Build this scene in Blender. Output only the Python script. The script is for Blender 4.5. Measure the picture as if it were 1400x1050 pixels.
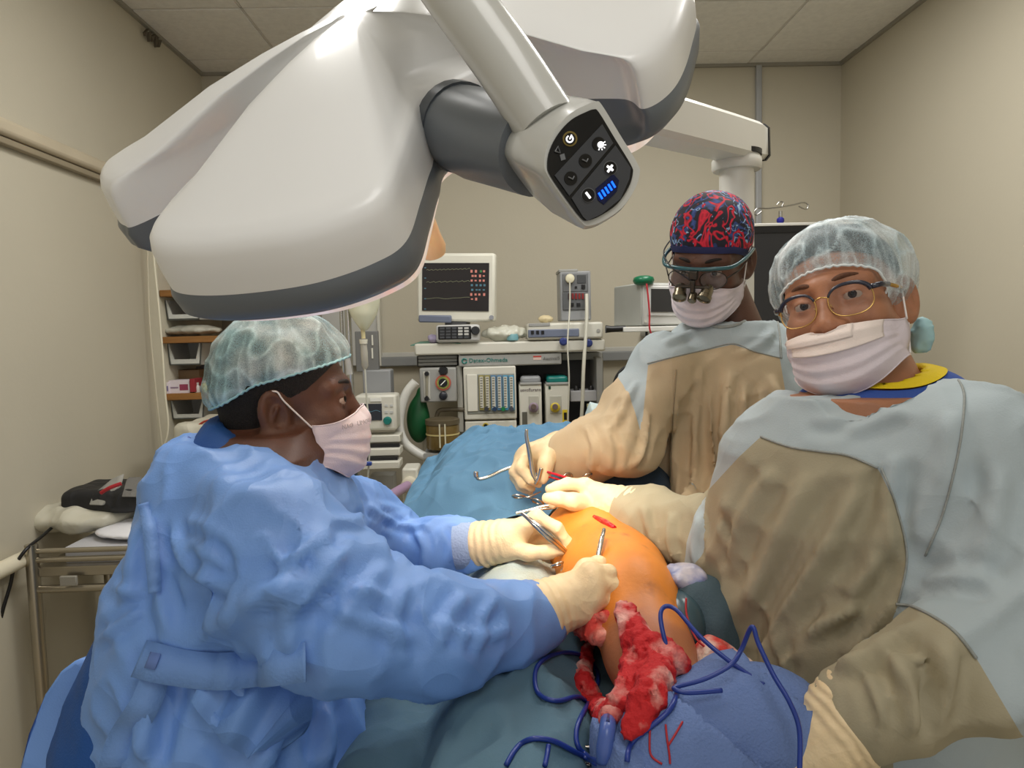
import bpy, math, random
import numpy as np
from mathutils import Vector, Matrix
random.seed(7); RNG = np.random.default_rng(11)
for o in list(bpy.data.objects): bpy.data.objects.remove(o)
scene = bpy.context.scene
COL = scene.collection
# ------------------------------------------------------------------ camera
FPX, CX, CY = 970., 700., 525.
CAM = np.array([0., 0., 1.6])
def _axes(roll):
    v = np.array([(677-CX)/FPX, -(452-CY)/FPX, -1.]); v /= np.linalg.norm(v)
    a = math.radians(roll); z = np.array([-math.sin(a), math.cos(a), 0.]); z -= z.dot(v)*v; z /= np.linalg.norm(z)
    return np.array([np.cross(v, z), v, z]).T
W2C = _axes(1.5)
cd = bpy.data.cameras.new('camera'); cam = bpy.data.objects.new('camera', cd); COL.objects.link(cam)
cd.sensor_width = 36.; cd.lens = FPX/1400*36; cd.clip_start = .05
cam.matrix_world = Matrix.Translation(Vector(CAM)) @ Matrix(W2C.T.tolist()).to_4x4()
scene.camera = cam
# ------------------------------------------------------------------ world, lights, exposure
scene.view_settings.view_transform = 'Standard'; scene.view_settings.look = 'None'
scene.view_settings.gamma = 1; scene.view_settings.use_curve_mapping = False
scene.view_settings.exposure = 0.0
w = bpy.data.worlds.new('world'); scene.world = w; w.use_nodes = True
bg = w.node_tree.nodes['Background']; bg.inputs[0].default_value = (1., .97, .92, 1); bg.inputs[1].default_value = .6
def area(name, loc, size, energy, col, rot=(0,0,0), sizey=None, spread=None, shape=None):
    l = bpy.data.lights.new(name, 'AREA'); l.energy = energy; l.color = col; l.size = size
    l.shape = shape or ('RECTANGLE' if sizey else 'SQUARE')
    if sizey: l.size_y = sizey
    if spread: l.spread = math.radians(spread)
    o = bpy.data.objects.new(name, l); COL.objects.link(o); o.location = loc; o.rotation_euler = rot
    return o
area('ceiling_panel_light', (.85, 2.15, 2.92), .6, 22, (1, .98, .94), sizey=1.2)
area('ceiling_panel_light', (-.35, 1.75, 2.92), .6, 21, (1, .98, .94), sizey=1.2)
area('ceiling_panel_light', (.15, -.25, 2.92), .6, 11, (1, .98, .94), sizey=1.2)
LAMP_N = np.array([-.2, -.63, .75]); LAMP_N /= np.linalg.norm(LAMP_N)
def ray(px, py):
    return W2C.T @ np.array([(px-CX)/FPX, -(py-CY)/FPX, -1.])
def P(px, py, Y):
    d = ray(px, py); return CAM + d*(Y/d[1])
def Pz(px, py, z):
    d = ray(px, py); return CAM + d*((z-CAM[2])/d[2])
def Px(px, py, x):
    d = ray(px, py); return CAM + d*(x/d[0])
def proj(p):
    c = (np.asarray(p, float)-CAM) @ W2C.T
    return np.stack([CX-FPX*c[..., 0]/c[..., 2], CY+FPX*c[..., 1]/c[..., 2]], -1)
LAMP_C = P(560, 215, .82)
_lq = Vector(LAMP_N).to_track_quat('Z', 'Y')
lo = area('surgical_lamp_light', tuple(LAMP_C - LAMP_N*.03), .34, 1.75, (1, .88, .72), spread=44, shape='DISK')
lo.rotation_euler = _lq.to_euler()
# ------------------------------------------------------------------ materials
def lin(c):
    c = np.asarray(c, float)/255.; return tuple(np.where(c <= .04045, c/12.92, ((c+.055)/1.055)**2.4))
def mat(name, col, rough=.5, metal=0., var=.06, vs=6., bump=0., bs=150., spec=.5, emit=None, es=0., sss=0., trans=0., alpha=1., col2=None, stretch=None, coat=0., detail=4., wr=None):
    m = bpy.data.materials.new(name); m.use_nodes = True
    nt = m.node_tree; b = nt.nodes['Principled BSDF']; N = nt.nodes.new; L = nt.links.new
    c = lin(col)
    b.inputs['Roughness'].default_value = rough; b.inputs['Metallic'].default_value = metal
    b.inputs['Specular IOR Level'].default_value = spec
    b.inputs['Coat Weight'].default_value = coat
    tc = N('ShaderNodeTexCoord'); mp = N('ShaderNodeMapping'); L(tc.outputs['Object'], mp.inputs[0])
    if stretch: mp.inputs['Scale'].default_value = stretch
    nz = N('ShaderNodeTexNoise'); nz.inputs['Scale'].default_value = vs; nz.inputs['Detail'].default_value = detail
    L(mp.outputs[0], nz.inputs[0])
    rp = N('ShaderNodeValToRGB'); L(nz.outputs['Fac'], rp.inputs[0])
    rp.color_ramp.elements[0].position = .3; rp.color_ramp.elements[1].position = .7
    if col2 is not None: a0, a1 = c, lin(col2)
    else: a0 = tuple(x*(1-var) for x in c); a1 = tuple(min(1, x*(1+var)) for x in c)
    rp.color_ramp.elements[0].color = (*a0, 1); rp.color_ramp.elements[1].color = (*a1, 1)
    L(rp.outputs[0], b.inputs['Base Color'])
    if bump:
        n2 = N('ShaderNodeTexNoise'); n2.inputs['Scale'].default_value = bs; n2.inputs['Detail'].default_value = 3
        L(mp.outputs[0], n2.inputs[0])
        bp = N('ShaderNodeBump'); bp.inputs['Strength'].default_value = bump; bp.inputs['Distance'].default_value = .004
        L(n2.outputs['Fac'], bp.inputs['Height']); L(bp.outputs[0], b.inputs['Normal'])
    if wr:      # crumple lines: ridged noise on warped coordinates
        wz = N('ShaderNodeTexNoise'); wz.inputs['Scale'].default_value = wr[0]*.6; wz.inputs['Detail'].default_value = 1; L(mp.outputs[0], wz.inputs[0])
        wa = N('ShaderNodeVectorMath'); wa.operation = 'MULTIPLY_ADD'; L(wz.outputs['Color'], wa.inputs[0]); wa.inputs[1].default_value = (.12, .12, .12); L(mp.outputs[0], wa.inputs[2])
        n3 = N('ShaderNodeTexNoise'); n3.noise_type = 'RIDGED_MULTIFRACTAL'; n3.inputs['Scale'].default_value = wr[0]; n3.inputs['Detail'].default_value = 1.6; n3.inputs['Roughness'].default_value = .45; n3.inputs['Offset'].default_value = 1.; n3.inputs['Gain'].default_value = 1.6; L(wa.outputs[0], n3.inputs[0])
        b3 = N('ShaderNodeBump'); b3.inputs['Strength'].default_value = wr[1]; b3.inputs['Distance'].default_value = wr[2] if len(wr) > 2 else .006
        L(n3.outputs['Fac'], b3.inputs['Height'])
        if bump: L(b3.outputs[0], bp.inputs['Normal'])
        else: L(b3.outputs[0], b.inputs['Normal'])
    if emit is not None:
        b.inputs['Emission Color'].default_value = (*lin(emit), 1); b.inputs['Emission Strength'].default_value = es
    if sss:
        b.inputs['Subsurface Weight'].default_value = sss; b.inputs['Subsurface Radius'].default_value = (.012, .006, .004); b.inputs['Subsurface Scale'].default_value = 1.
    b.inputs['Transmission Weight'].default_value = trans; b.inputs['Alpha'].default_value = alpha
    m.diffuse_color = (*c, 1)
    return m
_mc = {}
def MT(key, *a, **k):
    if key not in _mc: _mc[key] = mat(key, *a, **k)
    return _mc[key]
# ------------------------------------------------------------------ object helpers
ORG = {}
def thing(name, label, cat, loc=(0, 0, 0), group=None, kind=None):
    o = bpy.data.objects.new(name, None); COL.objects.link(o); o.location = tuple(loc); o.empty_display_size = .05
    o['label'] = label; o['category'] = cat
    if group: o['group'] = group
    if kind: o['kind'] = kind
    ORG[o] = np.asarray(loc, float); return o
def tag(o, label=None, cat=None, group=None, kind=None):
    for k, v in (('label', label), ('category', cat), ('group', group), ('kind', kind)):
        if v: o[k] = v
    return o
def obj(name, v, f, m, parent=None, smooth=None, bevel=0, bseg=2, subsurf=0):
    v = np.asarray(v, float).reshape(-1, 3)
    if parent is not None: org = ORG[parent]
    else:
        lo_, hi = v.min(0), v.max(0); org = np.array([(lo_[0]+hi[0])/2, (lo_[1]+hi[1])/2, lo_[2]])
    me = bpy.data.meshes.new(name)
    me.from_pydata((v-org).tolist(), [], f if isinstance(f, list) else f.tolist())
    me.validate(); me.update()
    o = bpy.data.objects.new(name, me); COL.objects.link(o)
    if m is not None: me.materials.append(m)
    if parent is not None: o.parent = parent
    else: o.location = tuple(org)
    ORG[o] = org
    if smooth is not None:
        me.polygons.foreach_set('use_smooth', [True]*len(me.polygons))
        if smooth < 179: me.set_sharp_from_angle(angle=math.radians(smooth))
    if bevel:
        b = o.modifiers.new('bevel', 'BEVEL'); b.width = bevel; b.segments = bseg; b.limit_method = 'ANGLE'; b.angle_limit = math.radians(40)
        me.polygons.foreach_set('use_smooth', [True]*len(me.polygons)); me.set_sharp_from_angle(angle=math.radians(35))
    if subsurf:
        s = o.modifiers.new('sub', 'SUBSURF'); s.levels = subsurf; s.render_levels = subsurf
    return o
def nrm(v): v = np.asarray(v, float); return v/np.linalg.norm(v)
class MB:
    def __init__(s): s.v = []; s.f = []
    def add(s, v, f):
        b = len(s.v); s.v += [tuple(x) for x in v]; s.f += [[i+b for i in q] for q in f]; return s
    def box(s, c, d, R=None):
        c = np.asarray(c, float); h = np.asarray(d, float)/2
        p = np.array([(x, y, z) for x in (-1, 1) for y in (-1, 1) for z in (-1, 1)])*h
        if R is not None: p = p @ np.asarray(R).T
        return s.add(p+c, [(0, 1, 3, 2), (4, 6, 7, 5), (0, 4, 5, 1), (2, 3, 7, 6), (0, 2, 6, 4), (1, 5, 7, 3)])
    def tube(s, pts, r, n=10, closed=False, cap=True):
        p = np.asarray(pts, float); k = len(p); r = np.broadcast_to(np.asarray(r, float), (k,))
        if closed: t = np.roll(p, -1, 0)-np.roll(p, 1, 0)
        else: t = np.gradient(p, axis=0)
        t /= np.linalg.norm(t, axis=1)[:, None]+1e-12
        u = np.cross(t[0], [0, 0, 1.]);
        if np.linalg.norm(u) < .05: u = np.cross(t[0], [1., 0, 0])
        u = nrm(u); V = []
        a = np.linspace(0, 2*np.pi, n, endpoint=False)
        for i in range(k):
            u = u-u.dot(t[i])*t[i]; u = nrm(u); w_ = np.cross(t[i], u)
            V.append(p[i]+r[i]*(np.cos(a)[:, None]*u+np.sin(a)[:, None]*w_))
        V = np.concatenate(V); F = []
        for i in range(k if closed else k-1):
            i2 = (i+1) % k
            for j in range(n):
                j2 = (j+1) % n; F.append((i*n+j, i*n+j2, i2*n+j2, i2*n+j))
        if cap and not closed: F += [list(range(n))[::-1], [(k-1)*n+j for j in range(n)]]
        return s.add(V, F)
    def lathe(s, c, prof, axis=(0, 0, 1), n=20):
        ax = nrm(axis); u = np.cross(ax, [0, 0, 1.]) if abs(ax[2]) < .9 else np.cross(ax, [1., 0, 0]); u = nrm(u); w_ = np.cross(ax, u)
        a = np.linspace(0, 2*np.pi, n, endpoint=False); V = []; c = np.asarray(c, float)
        for r, h in prof: V.append(c+ax*h+r*(np.cos(a)[:, None]*u+np.sin(a)[:, None]*w_))
        V = np.concatenate(V); F = []; k = len(prof)
        for i in range(k-1):
            for j in range(n):
                j2 = (j+1) % n; F.append((i*n+j, i*n+j2, (i+1)*n+j2, (i+1)*n+j))
        F += [list(range(n))[::-1], [(k-1)*n+j for j in range(n)]]
        return s.add(V, F)
    def cyl(s, a, b, r, n=16): return s.tube([a, b], r, n)
    def prism(s, poly, d):
        """closed polygon of 3d points, extruded by vector d"""
        p = np.asarray(poly, float); k = len(p); d = np.asarray(d, float)
        return s.add(np.concatenate([p, p+d]), [list(range(k))[::-1], [k+i for i in range(k)]] + [(i, (i+1) % k, k+(i+1) % k, k+i) for i in range(k)])
    def build(s, name, m, parent=None, **k): return obj(name, s.v, s.f, m, parent, **k)
def spline(pts, n=8, closed=False):
    p = np.asarray(pts, float); k = len(p); out = []
    for i in range(k if closed else k-1):
        g = lambda j: p[j % k] if closed else p[min(max(j, 0), k-1)]
        a, b, c, d = g(i-1), g(i), g(i+1), g(i+2)
        for t in np.linspace(0, 1, n, endpoint=False):
            out.append(.5*((2*b)+(c-a)*t+(2*a-5*b+4*c-d)*t*t+(3*b-a-3*c+d)*t**3))
    if not closed: out.append(p[-1])
    return np.array(out)
def pxpath(L, Y=None, n=8, closed=False):
    return spline([P(q[0], q[1], q[2] if len(q) > 2 else Y) for q in L], n, closed)
def fbox(mb, x0, y0, x1, y1, Y, th):
    """box whose front face covers the given photo rectangle at distance Y and which is th deep"""
    c = P((x0+x1)/2, (y0+y1)/2, Y); s = Y/FPX
    return mb.box(c+np.array([0, th/2, 0]), ((x1-x0)*s, th, (y1-y0)*s))
def FB(name, rect, Y, th, m, parent, bevel=.004, **k):
    return fbox(MB(), *rect, Y, th).build(name, m, parent, bevel=bevel, **k)
def text(name, s, c, size, m, parent=None, R=None, ex=.0006, align='CENTER'):
    cu = bpy.data.curves.new(name, 'FONT'); cu.body = s; cu.size = size; cu.align_x = align; cu.align_y = 'CENTER'; cu.extrude = ex; cu.resolution_u = 2
    t = bpy.data.objects.new(name, cu); COL.objects.link(t)
    me = bpy.data.meshes.new_from_object(t.evaluated_get(bpy.context.evaluated_depsgraph_get()))
    bpy.data.objects.remove(t)
    v = np.array([x.co for x in me.vertices]); f = [list(p.vertices) for p in me.polygons]
    R = np.array([[1, 0, 0], [0, 0, -1], [0, 1, 0]]) if R is None else np.asarray(R)
    return obj(name, v @ R.T + np.asarray(c), f, m, parent)
# ------------------------------------------------------------------ noise + signed-distance surfaces
_perm = RNG.permutation(256); _perm = np.concatenate([_perm, _perm, _perm]).astype(np.int32)
_g = RNG.normal(size=(256, 3)); _g /= np.linalg.norm(_g, axis=1)[:, None]; _g = _g.astype(np.float32)
def pn(p):
    p = np.asarray(p, np.float32); i = np.floor(p).astype(np.int32); f = p-i; i &= 255
    u = f*f*f*(f*(f*6-15)+10); r = 0
    for dx in (0, 1):
        for dy in (0, 1):
            for dz in (0, 1):
                h = _perm[_perm[_perm[i[..., 0]+dx]+i[..., 1]+dy]+i[..., 2]+dz]
                g = _g[h]; d = (f[..., 0]-dx)*g[..., 0]+(f[..., 1]-dy)*g[..., 1]+(f[..., 2]-dz)*g[..., 2]
                r = r+d*(u[..., 0] if dx else 1-u[..., 0])*(u[..., 1] if dy else 1-u[..., 1])*(u[..., 2] if dz else 1-u[..., 2])
    return r
def smin(a, b, k):
    h = np.clip(.5+.5*(b-a)/k, 0, 1); return b+(a-b)*h-k*h*(1-h)
def smax(a, b, k): return -smin(-a, -b, k)
def cap(p, a, b, ra, rb=None):
    rb = ra if rb is None else rb; a = np.asarray(a, np.float32); b = np.asarray(b, np.float32); d = b-a
    q = p-a; t = np.clip((q @ d)/max(float(d @ d), 1e-9), 0, 1)
    return np.linalg.norm(q-t[..., None]*d, axis=-1)-(ra+(rb-ra)*t)
def ell(p, c, r, R=None):
    q = p-np.asarray(c, np.float32)
    if R is not None: q = q @ np.asarray(R, np.float32)
    r = np.asarray(r, np.float32); k0 = np.linalg.norm(q/r, axis=-1); k1 = np.linalg.norm(q/(r*r), axis=-1)
    return k0*(k0-1)/(k1+1e-6)
def rbox(p, c, h, r, R=None):
    q = p-np.asarray(c, np.float32)
    if R is not None: q = q @ np.asarray(R, np.float32)
    q = np.abs(q)-np.asarray(h, np.float32)+r; return np.linalg.norm(np.maximum(q, 0), axis=-1)+np.minimum(q.max(-1), 0)-r
def chain(p, pts, rs, k=.012):
    d = None
    for a, b, ra, rb in zip(pts[:-1], pts[1:], rs[:-1], rs[1:]):
        e = cap(p, a, b, ra, rb); d = e if d is None else smin(d, e, k)
    return d
def loft(p, rings):
    """rings: (z, cx, cy, a, b, yaw) elliptic sections stacked in z"""
    r = np.asarray(rings, np.float32); z = p[..., 2]; I = lambda k: np.interp(z, r[:, 0], r[:, k])
    cx, cy, a, b, yw = I(1), I(2), I(3), I(4), I(5); x = p[..., 0]-cx; y = p[..., 1]-cy
    c, s = np.cos(yw), np.sin(yw); X = x*c+y*s; Y = -x*s+y*c
    e = 2.3
    d = ((np.abs(X/a)**e+np.abs(Y/b)**e)**(1/e)-1)*np.minimum(a, b)
    return np.maximum(d, np.maximum(z-r[-1, 0], r[0, 0]-z)).astype(np.float32)
def surfnet(fn, xs, ys, zs):
    xs, ys, zs = [np.asarray(q, np.float32) for q in (xs, ys, zs)]
    nx, ny, nz = len(xs), len(ys), len(zs)
    D = np.empty((nx, ny, nz), np.float32); step = max(1, int(6e5/(ny*nz)))
    for i in range(0, nx, step):
        G = np.stack(np.meshgrid(xs[i:i+step], ys, zs, indexing='ij'), -1); D[i:i+step] = fn(G)
    S = D < 0; sh = (nx-1, ny-1, nz-1); cnt = np.zeros(sh, np.int8)
    off = [(a, b, c) for a in (0, 1) for b in (0, 1) for c in (0, 1)]
    for a, b, c in off: cnt += S[a:nx-1+a, b:ny-1+b, c:nz-1+c]
    I, J, K = np.nonzero((cnt > 0) & (cnt < 8)); idx = np.full(sh, -1, np.int64); idx[I, J, K] = np.arange(len(I))
    acc = np.zeros((len(I), 3)); n = np.zeros(len(I))
    ax = (xs, ys, zs)
    for o1 in off:
        for d in range(3):
            if o1[d]: continue
            o2 = list(o1); o2[d] = 1
            v1 = D[I+o1[0], J+o1[1], K+o1[2]]; v2 = D[I+o2[0], J+o2[1], K+o2[2]]; m = (v1 < 0) != (v2 < 0)
            t = np.where(m, v1/np.where(m, v1-v2, 1), 0)
            p1 = np.stack([xs[I+o1[0]], ys[J+o1[1]], zs[K+o1[2]]], -1); p2 = np.stack([xs[I+o2[0]], ys[J+o2[1]], zs[K+o2[2]]], -1)
            acc += np.where(m[:, None], p1+(p2-p1)*t[:, None], 0); n += m
    V = acc/n[:, None]; F = []
    for d in range(3):
        e = [slice(None)]*3; e2 = [slice(None)]*3; e[d] = slice(0, -1); e2[d] = slice(1, None)
        a = S[tuple(e)]; b = S[tuple(e2)]; m = a != b
        i, j, k = np.nonzero(m); q = [i, j, k]; d1, d2 = [(1, 2), (2, 0), (0, 1)][d]
        ok = (q[d1] > 0) & (q[d2] > 0) & (q[d1] < (nx, ny, nz)[d1]-1) & (q[d2] < (nx, ny, nz)[d2]-1)
        q = [c[ok] for c in q]; fl = a[m][ok]
        def at(o1, o2):
            r = [c.copy() for c in q]; r[d1] = r[d1]-o1; r[d2] = r[d2]-o2; return idx[tuple(r)]
        f = np.stack([at(1, 1), at(0, 1), at(0, 0), at(1, 0)], -1); f[~fl] = f[~fl][:, ::-1]; F.append(f)
    F = np.concatenate(F); F = F[(F >= 0).all(1)]
    return V, F
def grid(lo_, hi, h): return [np.arange(lo_[i], hi[i]+h, h) for i in range(3)]
def normals(V, F):
    n = np.cross(V[F[:, 2]]-V[F[:, 0]], V[F[:, 3 if F.shape[1] > 3 else 2]]-V[F[:, 1]]); N = np.zeros_like(V)
    for c in range(F.shape[1]): np.add.at(N, F[:, c], n)
    return N/(np.linalg.norm(N, axis=1)[:, None]+1e-12)
def smooth(V, F, it=2, lam=.5):
    e = np.concatenate([F[:, [0, 1]], F[:, [1, 2]], F[:, [2, 3]], F[:, [3, 0]]]); e = np.concatenate([e, e[:, ::-1]])
    c = np.bincount(e[:, 0], minlength=len(V))[:, None]
    for _ in range(it):
        A = np.stack([np.bincount(e[:, 0], V[e[:, 1], k], len(V)) for k in range(3)], -1)/np.maximum(c, 1)
        V = V+lam*(A-V)
    return V
def clip(V, F, s):
    """keep the part of a quad/tri mesh where scalar s > 0, cut exactly along s = 0"""
    T = np.concatenate([F[:, [0, 1, 2]], F[:, [0, 2, 3]]]) if F.shape[1] == 4 else F
    k = s > 0; n = k[T].sum(1); out = [T[n == 3]]; Vn = [V]; base = len(V); cache = {}
    new = []; tri = []
    def cut(i, j):
        nonlocal base
        key = (i, j) if i < j else (j, i)
        if key not in cache:
            t = s[i]/(s[i]-s[j]); new.append(V[i]+(V[j]-V[i])*t); cache[key] = base; base += 1
        return cache[key]
    for t in T[(n == 1) | (n == 2)]:
        q = []
        for a in range(3):
            i, j = int(t[a]), int(t[(a+1) % 3])
            if k[i]: q.append(i)
            if k[i] != k[j]: q.append(cut(i, j))
        tri.append(q[:3]);
        if len(q) == 4: tri.append([q[0], q[2], q[3]])
    if tri: out.append(np.array(tri)); Vn.append(np.array(new))
    Vn = np.concatenate(Vn); Fn = np.concatenate(out); u, inv = np.unique(Fn, return_inverse=True)
    return Vn[u], inv.reshape(Fn.shape)
def polyd(q, poly):
    """signed distance (positive inside) from 2d points q to polygon"""
    poly = np.asarray(poly, float); d = np.full(len(q), 1e9); ins = np.zeros(len(q), bool)
    for a, b in zip(poly, np.roll(poly, -1, 0)):
        e = b-a; w_ = q-a; t = np.clip((w_ @ e)/(e @ e), 0, 1); d = np.minimum(d, ((w_-t[:, None]*e)**2).sum(1))
        c = ((a[1] <= q[:, 1]) != (b[1] <= q[:, 1])) & (q[:, 0] < a[0]+(q[:, 1]-a[1])/(b[1]-a[1]+1e-12)*e[0]); ins ^= c
    return np.where(ins, 1, -1)*np.sqrt(d)
# ================================================================== the room
XL, XR, YB, ZC, YF = -1.46, 1.83, 3.75, 2.94, -1.3
wallm = mat('painted_plaster', (194, 187, 168), rough=.62, var=.025, vs=1.6, bump=.12, bs=60)
def slab(name, lo_, hi, m, bevel=0):
    lo_, hi = np.array(lo_), np.array(hi)
    o = MB().box((lo_+hi)/2, hi-lo_).build(name, m); o['kind'] = 'structure'; return o
wl = slab('wall_left', (XL-.1, YF, 0), (XL, YB+.1, ZC), wallm)
wr = slab('wall_right', (XR, YF, 0), (XR+.1, YB+.1, ZC), wallm)
wb = slab('wall_back', (XL, YB, 0), (XR, YB+.1, ZC), wallm)
floorm = mat('vinyl_floor', (186, 168, 132), rough=.35, var=.06, vs=9)
slab('floor', (XL-.1, YF, -.1), (XR+.1, YB+.1, 0), floorm)
ceil = slab('ceiling', (XL-.1, YF, ZC+.012), (XR+.1, YB+.1, ZC+.1), mat('ceiling_void', (120, 116, 108), rough=.9))
tilem = mat('mineral_tile', (226, 224, 218), rough=.9, var=.05, vs=40, bump=.5, bs=90)
barm = mat('ceiling_bar', (210, 206, 198), rough=.5)
xs = [XL, -1.005, -.419, .167, .753, 1.339, XR]; ys = [3.75, 3.575, 3.035]
while ys[-1] > YF+.54: ys.append(ys[-1]-.54)
for i in range(len(xs)-1):
    for j in range(len(ys)-1):
        g = .006; z = ZC+random.uniform(-.0015, .002)
        MB().box(((xs[i]+xs[i+1])/2, (ys[j]+ys[j+1])/2, z+.006), (xs[i+1]-xs[i]-2*g, ys[j]-ys[j+1]-2*g, .012)).build('ceiling_tile', tilem, ceil, bevel=.003)
for x in xs[1:-1]: MB().box((x, (YB+YF)/2, ZC+.008), (.008, YB-YF, .012)).build('ceiling_bar', barm, ceil)
for y in ys[1:]: MB().box(((XL+XR)/2, y, ZC+.008), (XR-XL, .008, .012)).build('ceiling_bar', barm, ceil)
def struct(mb, name, m, **k):
    o = mb.build(name, m, **k); o['kind'] = 'structure'; return o
# shadow-line angle round the ceiling
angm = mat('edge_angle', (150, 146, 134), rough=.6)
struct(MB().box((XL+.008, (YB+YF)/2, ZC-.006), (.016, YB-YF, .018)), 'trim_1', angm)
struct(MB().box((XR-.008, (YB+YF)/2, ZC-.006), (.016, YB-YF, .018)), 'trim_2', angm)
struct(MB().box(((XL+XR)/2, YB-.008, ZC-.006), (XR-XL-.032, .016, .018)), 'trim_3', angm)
# torn plaster at the left ceiling edge
tp = Px(203, 46, XL+.01)
tm = MB()
for i in range(5): tm.prism([tp+np.array([0, .03*i-.06+random.uniform(-.01, .01), random.uniform(-.03, .015)]) for _ in range(1)] + [tp+np.array([0, .03*i-.02, .012]), tp+np.array([0, .03*i-.045, -.028-.012*(i % 2)])], (.012, 0, 0))
o = tm.build('broken_trim', mat('broken_plaster', (92, 84, 70), rough=.9)); tag(o, 'broken dark bit of edging at the ceiling line above the left wall', 'trim piece')
# hand rail along left wall
railm = mat('rail_paint', (196, 184, 160), rough=.45)
mb = MB().box((XL+.02, (YB+YF)/2, 2.235), (.04, YB-YF, .05)); struct(mb, 'trim_4', railm, bevel=.015, bseg=3)
struct(MB().box((XL+.012, (YB+YF)/2, 2.197), (.024, YB-YF, .022)), 'trim_5', mat('rail_base', (150, 138, 116), rough=.5), bevel=.004)
# lower pipe on the left wall
pm = mat('cream_pipe', (222, 214, 190), rough=.35)
pq = MB().tube([(XL+.035, YF, .955), (XL+.035, 2.13, .955)], .024, 14); tag(pq.build('wall_pipe', pm, smooth=60), 'cream pipe running low along the left wall to the trolley', 'pipe')
# conduit on back wall
mb = MB(); c0 = P(1036, 85, YB); mb.box((c0[0], YB-.012, 1.6), (.03, .024, 2.66))
tag(mb.build('wall_conduit', mat('conduit_grey', (168, 170, 172), rough=.4), bevel=.005), 'narrow grey vertical conduit on the back wall by the right corner', 'conduit')
# equipment rail on the back wall
mb = MB(); a = P(518, 495, YB-.04); b = P(900, 478, YB-.04)
rl = thing('wall_rail', 'grey horizontal equipment rail on the back wall beside the anaesthesia machine', 'rail', (a[0], YB-.02, a[2]))
MB().box(((a[0]+b[0])/2, YB-.035, a[2]), (b[0]-a[0], .03, .05)).build('rail_bar', mat('rail_grey', (138, 140, 140), rough=.4), rl, bevel=.006)
MB().box(((a[0]+b[0])/2, YB-.01, a[2]+.03), (b[0]-a[0], .02, .035)).build('rail_backing', mat('rail_white', (196, 194, 186), rough=.4), rl, bevel=.004)
# ================================================================== surgical lamp on its floor stand
lamp_white = mat('lamp_shell', (240, 240, 238), rough=.32, var=.015, vs=3, coat=.2)
lamp_grey = mat('lamp_bumper', (104, 110, 116), rough=.38, var=.03)
lamp_glass = mat('lamp_lens', (255, 232, 222), rough=.15, emit=(255, 226, 210), es=.4, trans=.5)
lamp_led = mat('lamp_led', (255, 240, 220), rough=.3, emit=(255, 225, 190), es=6)
hand_grey = mat('handle_housing', (196, 196, 190), rough=.25, var=.02, coat=.3)
POST = P(1006, 205, 1.95)
lamp = thing('surgical_lamp', 'large white petal-shaped surgical lamp with grey rim hanging over the operating table', 'surgical lamp', (POST[0], POST[1], 0))
_u = nrm(np.cross(LAMP_N, [0, 0, 1.])); _w = np.cross(LAMP_N, _u); _c0 = P(560, 260, .82)
def rimpt(px, py):
    d = ray(px, py); t = (_c0-CAM).dot(LAMP_N)/d.dot(LAMP_N); p = CAM+t*d-_c0; return (p.dot(_u), p.dot(_w))
out = [rimpt(*q) for q in [(206, 304), (186, 330), (196, 346), (222, 342)]]
out += [(.21, .0), (.14, -.04), (.145, .05)]
out += [rimpt(*q) for q in [(300, 365), (272, 400), (260, 430), (282, 444), (350, 445), (450, 432), (530, 405), (572, 375), (590, 320), (603, 275), (622, 235)]]
out += [(-.12, -.1)] + [rimpt(*q) for q in [(850, 180), (885, 195), (925, 165), (946, 110), (948, 60)]]
out += [(-.24, -.34), (-.14, -.36), (-.06, -.42), (.02, -.5), (.12, -.5), (.2, -.42), (.22, -.3), (.235, -.18), (.28, -.08)]
out = spline([(a, b, 0) for a, b in out], 9, True)[:, :2]
cen = np.array([.06, -.13])
def ring(s, h): q = cen+(out-cen)*s; return _c0+np.outer(q[:, 0], _u)+np.outer(q[:, 1], _w)+LAMP_N*h
def inset(d, h):
    q = out-cen; r = np.linalg.norm(q, axis=1); q = cen+q*np.maximum(1-d/r, .05)[:, None]
    return _c0+np.outer(q[:, 0], _u)+np.outer(q[:, 1], _w)+LAMP_N*h
def rings(Rs, close=True):
    n = len(Rs[0]); V = np.concatenate(Rs); F = []
    for i in range(len(Rs)-1):
        for j in range(n): F.append([i*n+j, i*n+(j+1) % n, (i+1)*n+(j+1) % n, (i+1)*n+j])
    if close: F.append([(len(Rs)-1)*n+j for j in range(n)])
    return V, [f[::-1] for f in F]
rr = np.linalg.norm(out-cen, axis=1); 
def lob(s, h):
    R = ring(s, h); return R - LAMP_N*0
v, f = rings([inset(.0, .038), inset(.001, .056), inset(.004, .076), inset(.009, .086), inset(.016, .0905), inset(.03, .094), inset(.06, .100), ring(.55, .128), ring(.35, .142), ring(.2, .15), ring(.08, .153)])
obj('lamp_shell', v, f, lamp_white, lamp, smooth=180)
v, f = rings([inset(.022, -.004), inset(.006, .002), inset(-.003, .012), inset(-.004, .03), inset(.0, .038)], False)
obj('rim_bumper', v, f, lamp_grey, lamp, smooth=180)
v, f = rings([inset(.022, -.003), inset(.024, -.014), inset(.034, -.018), inset(.06, -.02), ring(.3, -.02)])
lens = obj('lens_cover', v, [q[::-1] for q in f], lamp_glass, lamp, smooth=50)
lm = MB()
for cx_, cy_ in [(.25, .0), (.1, .13), (.02, .12), (.06, .05), (-.22, -.17), (-.2, -.26), (.08, -.4), (.06, -.1)]:
    cc = _c0+_u*cx_+_w*cy_-LAMP_N*.0205
    MB().lathe(cc, [(.03, 0), (.03, -.003)], LAMP_N, 16).build('light_emitter', lamp_led, lamp)
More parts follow.
